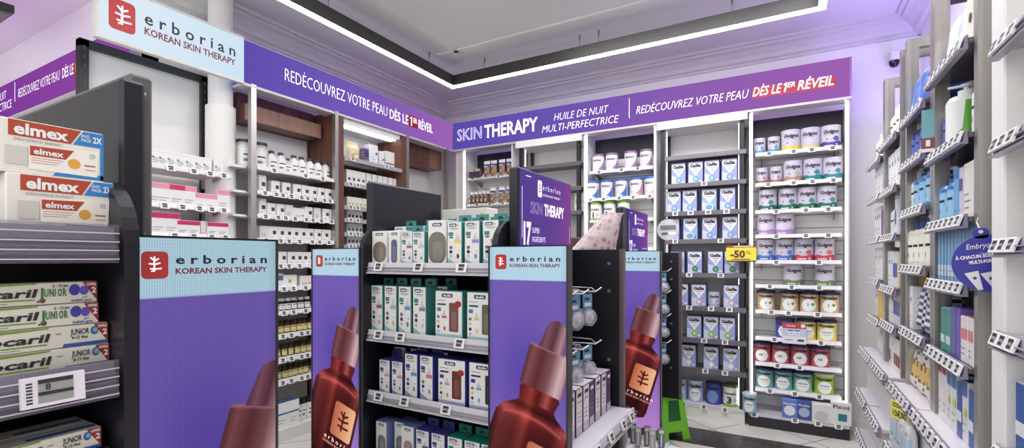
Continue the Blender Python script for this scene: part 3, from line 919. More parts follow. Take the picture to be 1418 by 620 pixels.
def carton(w, d, h, body=(236, 234, 232), band=None, bandz=(0.78, 1.0), logo=None, text=None, lines=2, side=None, tcol=None, accent=None):
    def b(name):
        m = Mesh(); bm = mat(body, 0.45)
        m.rbox(-w / 2, w / 2, 0, d, 0, h, mat(side, 0.45) if side else bm, 0.002)
        y = -0.0006
        if side:
            m.rect(-w / 2 + 0.002, w / 2 - 0.002, 0.002, h - 0.002, y, bm)
        if band:
            m.rect(-w / 2 + 0.002, w / 2 - 0.002, h * bandz[0], h * bandz[1] - 0.002, y - 0.0004, mat(band, 0.45))
            m.box(-w / 2 + 0.002, w / 2 - 0.002, 0.002, d - 0.002, h - 0.001, h + 0.0006, mat(band, 0.45))
        if logo:
            lx, lz, ls, lc = logo
            m.rect(w * lx - ls / 2, w * lx + ls / 2, h * lz - ls / 2, h * lz + ls / 2, y - 0.0006, mat(lc, 0.5))
        if text:
            m.text(text[0], -w * 0.4, h * text[1], h * text[2], tcol or INK, y - 0.0006, w=w * text[3], bold=0.02)
        for k in range(lines):
            m.rect(-w * 0.36, w * (0.1 + 0.15 * (k % 2)), h * (0.18 + 0.12 * k), h * (0.18 + 0.12 * k) + 0.003, y - 0.0006, GREYINK)
        if accent:
            m.disc(w * accent[0], h * accent[1], accent[2], y - 0.0008, mat(accent[3], 0.4))
        m.rect(-w / 2 + 0.002, w / 2 - 0.002, h - 0.012, h - 0.0115, y - 0.0005, GREYINK)
        for k in range(5 if lines else 0):
            for sx in (-1, 1):
                x = sx * (w / 2 + 0.0005)
                m.add([(x, d * 0.14, h * (0.12 + 0.15 * k)), (x, d * (0.85 - 0.12 * (k % 2)), h * (0.12 + 0.15 * k)), (x, d * (0.85 - 0.12 * (k % 2)), h * (0.15 + 0.15 * k)), (x, d * 0.14, h * (0.15 + 0.15 * k))], [(0, 1, 2, 3)], mat((188, 186, 190), 0.6))
        return m.build(name)
    return b


def bottle(r, h, body=(238, 237, 236), cap=(36, 36, 38), label=(236, 236, 236), neck=0.45, sh=0.66, capz=0.84, pump=False, ink=True, sy=1.0):
    def b(name):
        m = Mesh(); bm = mat(body, 0.3)
        rn = r * neck
        m.lathe([(r * 0.9, 0), (r, h * 0.03), (r, h * sh), (r * 0.85, h * (sh + 0.07)), (rn * 1.1, h * (capz - 0.04)), (rn, h * capz)], bm, 18, sy=sy)
        e = r + 0.0005
        if label and sy == 1.0:
            m.on_can([(-r * 1.1, h * 0.1), (r * 1.1, h * 0.1), (r * 1.1, h * sh * 0.9), (-r * 1.1, h * sh * 0.9)], e, mat(label, 0.5))
            if ink:
                m.on_can([(-r * 0.6, h * 0.42), (r * 0.6, h * 0.42), (r * 0.6, h * 0.47), (-r * 0.6, h * 0.47)], e + 0.0005, INK)
                m.on_can([(-r * 0.6, h * 0.2), (r * 0.1, h * 0.2), (r * 0.1, h * 0.3), (-r * 0.6, h * 0.3)], e + 0.0005, GREYINK)
        o = m.build(name)
        c = Mesh(); cm = mat(cap, 0.35)
        if pump:
            c.lathe([(rn * 1.15, h * capz), (rn * 1.15, h * 0.9), (rn * 0.4, h * 0.91), (rn * 0.4, h * 0.96), (rn * 0.9, h * 0.965), (rn * 0.9, h)], cm, 14)
            c.box(-r * 0.9, 0, -rn * 0.4, rn * 0.4, h * 0.968, h * 0.995, cm)
            c.build('pump', o)
        else:
            c.lathe([(rn * 1.12, h * capz), (rn * 1.12, h * 0.99), (rn * 0.95, h)], cm, 14)
            c.build('cap', o)
        return o
    return b


def jar(r, h, body, cap, label, capf=0.78):
    def b(name):
        m = Mesh(); bm = mat(body, 0.15)
        m.lathe([(r * 0.9, 0), (r, h * 0.05), (r, h * (capf - 0.12)), (r * 0.75, h * (capf - 0.03)), (r * 0.7, h * capf)], bm, 16)
        e = r + 0.0005
        m.on_can([(-r * 1.3, h * 0.1), (r * 1.3, h * 0.1), (r * 1.3, h * 0.56), (-r * 1.3, h * 0.56)], e, mat(label, 0.5))
        m.on_can([(-r * 0.8, h * 0.42), (r * 0.8, h * 0.42), (r * 0.8, h * 0.48), (-r * 0.8, h * 0.48)], e + 0.0005, INK)
        m.on_can([(-r * 0.6, h * 0.2), (r * 0.5, h * 0.2), (r * 0.5, h * 0.24), (-r * 0.6, h * 0.24)], e + 0.0005, mat((150, 120, 60), 0.5))
        o = m.build(name)
        c = Mesh(); c.lathe([(r * 0.82, h * capf), (r * 0.84, h * 0.98), (r * 0.75, h)], mat(cap, 0.4), 16); c.build('cap', o)
        return o
    return b


def pouch(w, d, h, body, band, top=(236, 232, 224), pic=(150, 110, 80)):
    """soft standing bag: bulged front, flat sealed top"""
    def b(name):
        m = Mesh(); bm = mat(body, 0.35); nx, nz = 8, 10
        def pt(i, j, s):
            u = i / nx * 2 - 1; t = j / nz
            bul = (1 - abs(u) ** 2.5) * (math.sin(PI * min(1, t * 1.15 + 0.05)) ** 0.6 if t < 0.86 else 0.12) if 0 < j < nz else 0.08 if j == nz else 0.7 * (1 - abs(u) ** 2.5)
            return (u * w / 2 * (1 - 0.04 * math.sin(PI * t)), d / 2 + s * d / 2 * bul, t * h)
        for s in (-1, 1):
            vs = [pt(i, j, s) for j in range(nz + 1) for i in range(nx + 1)]
            for j in range(nz):
                mm = mat(top, 0.4) if j >= nz - 2 else (mat(band, 0.4) if nz * 0.52 <= j < nz * 0.74 else bm)
                fs = [((j) * (nx + 1) + i, j * (nx + 1) + i + 1, (j + 1) * (nx + 1) + i + 1, (j + 1) * (nx + 1) + i)[::-s] for i in range(nx)]
                m.add([vs[k] for f in fs for k in f], [tuple(range(4 * q, 4 * q + 4)) for q in range(len(fs))], mm, True)
        m.disc(0, h * 0.28, w * 0.28, -0.001, mat(pic, 0.5), 14, h * 0.16)
        m.disc(w * 0.05, h * 0.27, w * 0.14, -0.002, mat(tuple(min(255, c + 60) for c in pic), 0.5), 10, h * 0.08)
        m.rect(-w * 0.3, w * 0.3, h * 0.6, h * 0.65, -0.002, WHITE)
        return m.build(name)
    return b


def soft_pack(w, d, h, pattern, colors):
    """plump sealed bag; pattern: 'stripe' (slanting bands), 'spot' (scattered patches) or 'block' (printed middle)"""
    def b(name):
        m = Mesh(); nu, nv = 28, 14; rnd = random.Random(len(pattern) + int(w * 1000))
        def pt(i, j):
            a = 2 * PI * i / nu; t = j / nv
            c, s = math.cos(a), math.sin(a)
            q = 0.45
            px = math.copysign(abs(c) ** q, c); py = math.copysign(abs(s) ** q, s)
            k = min(1.0, 0.72 + 1.6 * min(t, 1 - t)) if 0 < j < nv else 0.5
            k *= 1 + 0.03 * math.sin(3 * a + 7 * t)
            return (px * w / 2 * k, d / 2 + py * d / 2 * k * (1 - 0.35 * t), t * h)
        cm = [mat(c, 0.35) for c in colors]
        for j in range(nv):
            for i in range(nu):
                if pattern == 'stripe':
                    q = 1 if (i + 2 * j) % 4 < 2 else 0
                elif pattern == 'spot':
                    q = (1 if 0.25 < j / nv < 0.7 else 0) if rnd.random() > 0.16 else 2
                else:
                    q = 1 if 0.3 < j / nv < 0.7 and i % 7 else (2 if rnd.random() < 0.08 else 0)
                m.add([pt(i, j), pt((i + 1) % nu, j), pt((i + 1) % nu, j + 1), pt(i, j + 1)], [(0, 1, 2, 3)], cm[q], True)
        m.add([pt(i, nv) for i in range(nu)], [tuple(range(nu))], cm[0]); m.add([pt(i, 0) for i in range(nu)], [tuple(range(nu))[::-1]], cm[0])
        return m.build(name)
    return b


G_W = (198, 192, 208)
TYPES = {
    'gs_blue': (tin(0.041, 0.122, G_W, (92, 150, 184), 'Guigoz', (90, 160, 200)), 'milk_tin', 'small blue-banded tin', 'tin'),
    'gs_brown': (tin(0.041, 0.122, G_W, (160, 112, 102), 'Guigoz', (196, 130, 136)), 'milk_tin', 'small brown-banded tin', 'tin'),
    'gl_yellow': (tin(0.063, 0.156, G_W, (226, 200, 92), 'Guigoz', (204, 196, 178), num='1'), 'milk_tin', 'large yellow-banded tin', 'tin'),
    'gl_cream': (tin(0.063, 0.156, G_W, (206, 198, 150), 'Guigoz', None), 'milk_tin', 'large cream-banded tin', 'tin'),
    'gl_purple': (tin(0.063, 0.156, G_W, (70, 66, 146), 'Guigoz', (74, 72, 160), num='2'), 'milk_tin', 'large indigo-banded tin', 'tin'),
    'gl_brown': (tin(0.063, 0.156, G_W, (172, 140, 112), 'Guigoz', (190, 170, 140), num='1'), 'milk_tin', 'large tan-banded tin', 'tin'),
    'gl_teal': (tin(0.063, 0.156, G_W, (48, 128, 140), 'Guigoz', (46, 140, 150)), 'milk_tin', 'large teal-banded tin', 'tin'),
    'gl_green': (tin(0.063, 0.156, G_W, (44, 112, 92), 'Guigoz', (70, 140, 130), num='2'), 'milk_tin', 'large dark-green-banded tin', 'tin'),
    'gl_lilac': (tin(0.063, 0.156, (214, 202, 222), (170, 142, 190), 'Guigoz', None), 'milk_tin', 'large lilac tin', 'tin'),
    'gl_blue': (tin(0.063, 0.156, G_W, (82, 118, 186), 'Guigoz', (80, 130, 200), num='1'), 'milk_tin', 'large blue-banded tin', 'tin'),
    'gl_red': (tin(0.063, 0.156, G_W, (188, 76, 92), 'Guigoz', (206, 90, 100), num='2'), 'milk_tin', 'large red-banded tin', 'tin'),
    'gl_bio': (tin(0.063, 0.150, G_W, (110, 134, 98), 'Guigoz', None, num='1'), 'milk_tin', 'green-banded lilac tin', 'tin'),
    'nv_tan': (novalac(0.061, 0.130, (202, 174, 138), num='2', accent=(90, 140, 80)), 'milk_tin', 'tan tin with dark blue lid', 'tin'),
    'nv_blue': (novalac(0.061, 0.130, (78, 80, 176)), 'milk_tin', 'violet-blue tin half hidden by a card', 'tin'),
    'nv_yellow': (novalac(0.061, 0.130, (226, 212, 120), low=(232, 206, 70)), 'milk_tin', 'yellow tin with dark blue lid', 'tin'),
    'nv_red': (novalac(0.061, 0.130, (180, 96, 106), num='AR'), 'milk_tin', 'dusky red tin', 'tin'),
    'nv_teal': (novalac(0.061, 0.130, (122, 172, 178)), 'milk_tin', 'grey-teal tin', 'tin'),
    'nv_mint': (novalac(0.061, 0.130, (150, 196, 180)), 'milk_tin', 'mint green tin', 'tin'),
    'nv_lime': (novalac(0.061, 0.130, (164, 196, 74), lid=(196, 200, 190)), 'milk_tin', 'lime green tin', 'tin'),
    'nv_cyan': (novalac(0.048, 0.122, (150, 190, 206), lid=(206, 216, 220)), 'milk_tin', 'small pale cyan tin', 'tin'),
    'nbox_blue': (carton(0.095, 0.08, 0.13, (96, 126, 196), text=('Novalac', 0.74, 0.12, 0.8), lines=0, tcol=WHITE, accent=(0.0, 0.42, 0.036, (226, 230, 240))), 'milk_carton', 'blue carton with white splash', 'box'),
    'nbox_navy': (carton(0.088, 0.08, 0.13, (62, 80, 152), text=('Novalac', 0.74, 0.12, 0.8), lines=0, tcol=WHITE, accent=(0.0, 0.42, 0.034, (170, 180, 214))), 'milk_carton', 'navy carton with pale splash', 'box'),
    'wbox': (carton(0.115, 0.08, 0.125, (226, 224, 226), lines=1, accent=(0.0, 0.35, 0.04, (200, 196, 200))), 'milk_carton', 'white carton with grey arch print', 'box'),
    'pbox': (carton(0.118, 0.08, 0.155, (230, 230, 226), text=('Picot', 0.72, 0.17, 0.82), lines=0, logo=(0.06, 0.34, 0.05, (36, 128, 140))), 'milk_carton', 'white carton with large black title', 'box'),
    'gb4': (gallia('4'), 'milk_box', 'lilac-blue box numbered 4', 'box'),
    'gb1': (gallia('1'), 'milk_box', 'lilac-blue box numbered 1', 'box'),
    'gb2': (gallia('2'), 'milk_box', 'lilac-blue box numbered 2', 'box'),
    'gb3': (gallia('3'), 'milk_box', 'lilac-blue box numbered 3', 'box'),
    'gbs': (gallia('2', swirl=True, tone=(150, 184, 222)), 'milk_box', 'sky blue box with big round swirl', 'box'),
    'gbg': (gallia('2', (58, 128, 88)), 'milk_box', 'lilac box with dark green dot', 'box'),
    'gbp': (gallia('1', (206, 172, 182)), 'milk_box', 'lilac box with pale pink dot', 'box'),
    'gbl': (gallia('1', (142, 190, 84)), 'milk_box', 'lilac box with lime dot', 'box'),
    'gba': (gallia('AR', (226, 224, 232)), 'milk_box', 'grey-lilac box with white dot', 'box'),
    'cansm': (tin(0.046, 0.112, (206, 208, 228), (170, 174, 206), 'Gallia', (190, 160, 180), wave=False), 'milk_tin', 'small lilac tin', 'tin'),
    'cangw': (novalac(0.058, 0.148, (176, 188, 222), 'Gallia', lid=(206, 210, 226)), 'milk_tin', 'pale blue tin', 'tin'),
    'cangb': (novalac(0.058, 0.148, (62, 76, 158), 'Gallia', patch=(120, 150, 210), lid=(48, 52, 120)), 'milk_tin', 'deep blue tin', 'tin'),
    'nv3': (nova_one('3', 0.057, 0.148, (74, 104, 60)), 'milk_tin', 'white and green tin numbered 3', 'tin'),
    'mm': (milumel(None, (150, 116, 160), (146, 108, 152)), 'milk_tin', 'white tin with mauve lid', 'tin'),
    'mb': (milumel(None, (66, 118, 200), (58, 104, 188)), 'milk_tin', 'blue and white tin with blue lid', 'tin'),
    'mp': (milumel(None, (206, 130, 150), (58, 104, 188)), 'milk_tin', 'pink and white tin with blue lid', 'tin'),
    'nv1': (nova_one('1'), 'milk_tin', 'white tin with lime lid', 'tin'),
    'wg': (carton(0.055, 0.06, 0.17, (230, 232, 226), lines=1, accent=(0.1, 0.55, 0.02, (150, 180, 120))), 'carton', 'white carton with green dot', 'box'),
    'snk': (carton(0.062, 0.05, 0.085, (74, 58, 84), band=(206, 190, 160), bandz=(0.7, 1), lines=1), 'snack_box', 'low dark snack box', 'box'),
    'pou': (pouch(0.07, 0.05, 0.155, (150, 122, 100), (82, 66, 138)), 'snack_pouch', 'brown snack pouch with purple band', 'pouch'),
    'pks': (pouch(0.036, 0.10, 0.13, (140, 112, 100), (112, 84, 82), pic=(190, 170, 150)), 'snack_pouch', 'narrow brown snack pouch', 'pouch'),
    'pkb': (pouch(0.075, 0.06, 0.13, (222, 206, 176), (226, 212, 190), pic=(120, 96, 80)), 'snack_pouch', 'cream snack pouch', 'pouch'),
    'wm': (carton(0.055, 0.05, 0.085, (240, 239, 237), logo=(-0.3, 0.5, 0.012, (150, 150, 154)), lines=3), 'medicine_box', 'small white box', 'box'),
    'pl': (carton(0.078, 0.09, 0.118, (238, 236, 235), band=(232, 150, 172), bandz=(0.74, 1), lines=2), 'medicine_box', 'white box with pale pink top', 'box'),
    'pls': (carton(0.072, 0.09, 0.085, (238, 236, 235), band=(236, 150, 176), bandz=(0.66, 1), lines=1), 'medicine_box', 'low white box with pale pink top', 'box'),
    'pm': (carton(0.084, 0.09, 0.118, (238, 236, 235), band=(206, 38, 106), bandz=(0.74, 1), lines=2), 'medicine_box', 'white box with magenta top', 'box'),
    'pms': (carton(0.066, 0.09, 0.082, (238, 236, 235), band=(204, 38, 104), bandz=(0.7, 1), lines=2), 'medicine_box', 'low white box with magenta top', 'box'),
    'wsd': (carton(0.03, 0.09, 0.085, (226, 216, 218), lines=1), 'medicine_box', 'narrow box turned edge on', 'box'),
    'big': (bottle(0.046, 0.18, (222, 220, 218), (40, 38, 40), (236, 236, 234), neck=0.98, sh=0.74, capz=0.88), 'cosmetic_bottle', 'tall wide white bottle with black cap', 'bottle'),
    'bw': (bottle(0.036, 0.145, capz=0.86, cap=(66, 64, 66)), 'cosmetic_bottle', 'white bottle with dark cap', 'bottle'),
    'bws': (bottle(0.026, 0.115, capz=0.86, cap=(66, 64, 66), body=(206, 204, 204)), 'cosmetic_bottle', 'small white bottle with dark cap', 'bottle'),
    'ct': (carton(0.052, 0.05, 0.115, logo=(0.1, 0.5, 0.026, (56, 54, 58)), lines=1), 'cosmetic_box', 'tall white carton with dark square', 'box'),
    'cs': (carton(0.062, 0.05, 0.09, logo=(0.18, 0.55, 0.024, (62, 60, 64)), lines=1), 'cosmetic_box', 'white carton with dark square', 'box'),
    'cp': (carton(0.06, 0.05, 0.09, (226, 224, 224), lines=3), 'cosmetic_box', 'plain pale carton', 'box'),
    'cf': (carton(0.10, 0.05, 0.075, (236, 232, 228), lines=2, logo=(0.32, 0.3, 0.014, (190, 130, 90))), 'cosmetic_box', 'wide low white carton', 'box'),
    'cb': (carton(0.05, 0.05, 0.1, (232, 232, 232), band=(84, 118, 150), bandz=(0.5, 0.85), lines=1), 'cosmetic_box', 'white carton with blue block', 'box'),
    'cl': (carton(0.115, 0.05, 0.085, (238, 238, 234), logo=(0.0, 0.5, 0.022, (150, 186, 70)), lines=0), 'cosmetic_box', 'wide white carton with lime square', 'box'),
    'cw': (carton(0.09, 0.09, 0.17, (238, 239, 238), band=(70, 112, 160), bandz=(0.52, 0.6), lines=2), 'cosmetic_box', 'large white carton with blue stripe', 'box'),
    'bd': (bottle(0.024, 0.155, (226, 224, 222), (30, 30, 32), (240, 240, 238), neck=0.8, sh=0.62, capz=0.74), 'syrup_bottle', 'slim white bottle with long black cap', 'bottle'),
    'jw': (jar(0.024, 0.085, (38, 36, 38), (224, 222, 222), (236, 234, 232)), 'cosmetic_jar', 'black and white jar', 'jar'),
    'ja': (jar(0.023, 0.088, (92, 62, 30), (36, 34, 32), (232, 218, 160)), 'supplement_jar', 'amber jar with cream label', 'jar'),
    'bag': (pouch(0.13, 0.07, 0.165, (226, 208, 170), (230, 214, 180), (214, 196, 160), (214, 180, 120)), 'herb_bag', 'beige paper bag', 'bag'),
    'pgb': (carton(0.05, 0.06, 0.13, (110, 96, 130), band=(70, 60, 96), bandz=(0.45, 0.9), lines=1, accent=(0.1, 0.2, 0.012, (120, 160, 120))), 'soap_box', 'dark purple carton', 'box'),
    'stk': (carton(0.10, 0.07, 0.175, (236, 234, 236), lines=3, logo=(0.3, 0.6, 0.02, (70, 66, 72))), 'cosmetic_box', 'tall white stacked carton', 'box'),
    'stk2': (carton(0.06, 0.07, 0.14, (234, 232, 234), lines=3, logo=(0.3, 0.5, 0.016, (70, 66, 72))), 'cosmetic_box', 'mid-height white carton', 'box'),
    'stk3': (carton(0.11, 0.07, 0.155, (234, 232, 234), band=(140, 60, 120), bandz=(0.28, 0.36), lines=1), 'cosmetic_box', 'white carton with plum stripe', 'box'),
    'sml': (carton(0.05, 0.06, 0.085, (234, 232, 232), band=(160, 90, 140), bandz=(0.4, 0.5), lines=0), 'cosmetic_box', 'small white carton with plum stripe', 'box'),
    'fl': (carton(0.052, 0.06, 0.12, (238, 236, 230), logo=(0.0, 0.4, 0.022, (70, 62, 66)), lines=0), 'tea_box', 'cream box with dark motif', 'box'),
    'flg': (carton(0.042, 0.06, 0.085, (236, 234, 224), accent=(0.0, 0.35, 0.013, (206, 200, 100)), lines=0), 'tea_box', 'cream box with yellow-green spot', 'box'),
    'flp': (carton(0.042, 0.06, 0.075, (236, 226, 226), accent=(0.0, 0.4, 0.013, (90, 54, 50)), lines=0), 'tea_box', 'cream box with brown spot', 'box'),
    'flg2': (carton(0.042, 0.06, 0.08, (234, 234, 228), accent=(0.0, 0.4, 0.013, (70, 110, 80)), lines=0), 'tea_box', 'cream box with dark green spot', 'box'),
    'flp2': (carton(0.042, 0.06, 0.08, (234, 230, 232), accent=(0.0, 0.4, 0.013, (120, 90, 130)), lines=0), 'tea_box', 'cream box with violet spot', 'box'),
}
# goods whose base centre is their middle (cans and bottles) rather than the middle of their front
ROUND = {k for k in TYPES if k[:2] in ('gs', 'gl', 'nv', 'ca', 'mm', 'mb', 'mp', 'bw', 'bd', 'jw', 'ja') or k == 'big'}
PROTO = {}
ORD = ['first', 'second', 'third', 'fourth', 'fifth', 'sixth', 'seventh', 'eighth', 'ninth', 'tenth', 'eleventh', 'twelfth']


def put(t, loc, rz, label, group, spin=0.0):
    fn, name, desc, cat = TYPES[t]
    if t in PROTO:
        o = dup(PROTO[t])
    else:
        o = PROTO[t] = fn(name)
    o.location = loc; o.rotation_euler = (0, 0, rz + spin)
    return tag(o, label, cat, group)


GROUPNAME = {'e': 'goods in the rightmost tin bay', 'x': 'goods in the rightmost tin bay', 'd': 'goods in the blue box bay', 'c': 'tins in the bay behind the small purple panel', 'b': 'cartons in the nearly empty bay',
             'a': 'snacks in the corner bay', 'la': 'boxes in the black-framed bay', 'lb': 'goods in the white cosmetics bay', 'lc': 'goods in the walnut cabinet'}


def place_rows(rows):
    for key, wall, phrase, z, plane, items in rows:
        total = {}
        for t, _ in items:
            total[TYPES[t][2]] = total.get(TYPES[t][2], 0) + 1
        seen = {}
        for t, c in items:
            desc = TYPES[t][2]
            k = seen.get(desc, 0); seen[desc] = k + 1
            where = phrase if phrase.split()[0] in ('plinth', 'bottom') else phrase
            label = '%s, %s%s' % (desc, (ORD[k] + ' from left, ') if total[desc] > 1 else '', 'on ' + where if total[desc] == 1 else where)
            back_off = 0.0 if t in ROUND else -0.055
            if wall == 'B':
                put(t, (c, plane + back_off, z), 0.0, label, GROUPNAME[key], random.uniform(-0.12, 0.12) if t in ROUND else random.uniform(-0.02, 0.02))
            else:
                bo = -0.015 if t in ROUND else 0.03
                put(t, (plane + bo, c, z), FRONT_X, label, GROUPNAME[key], random.uniform(-0.25, 0.25) if t in ROUND else random.uniform(-0.015, 0.015))


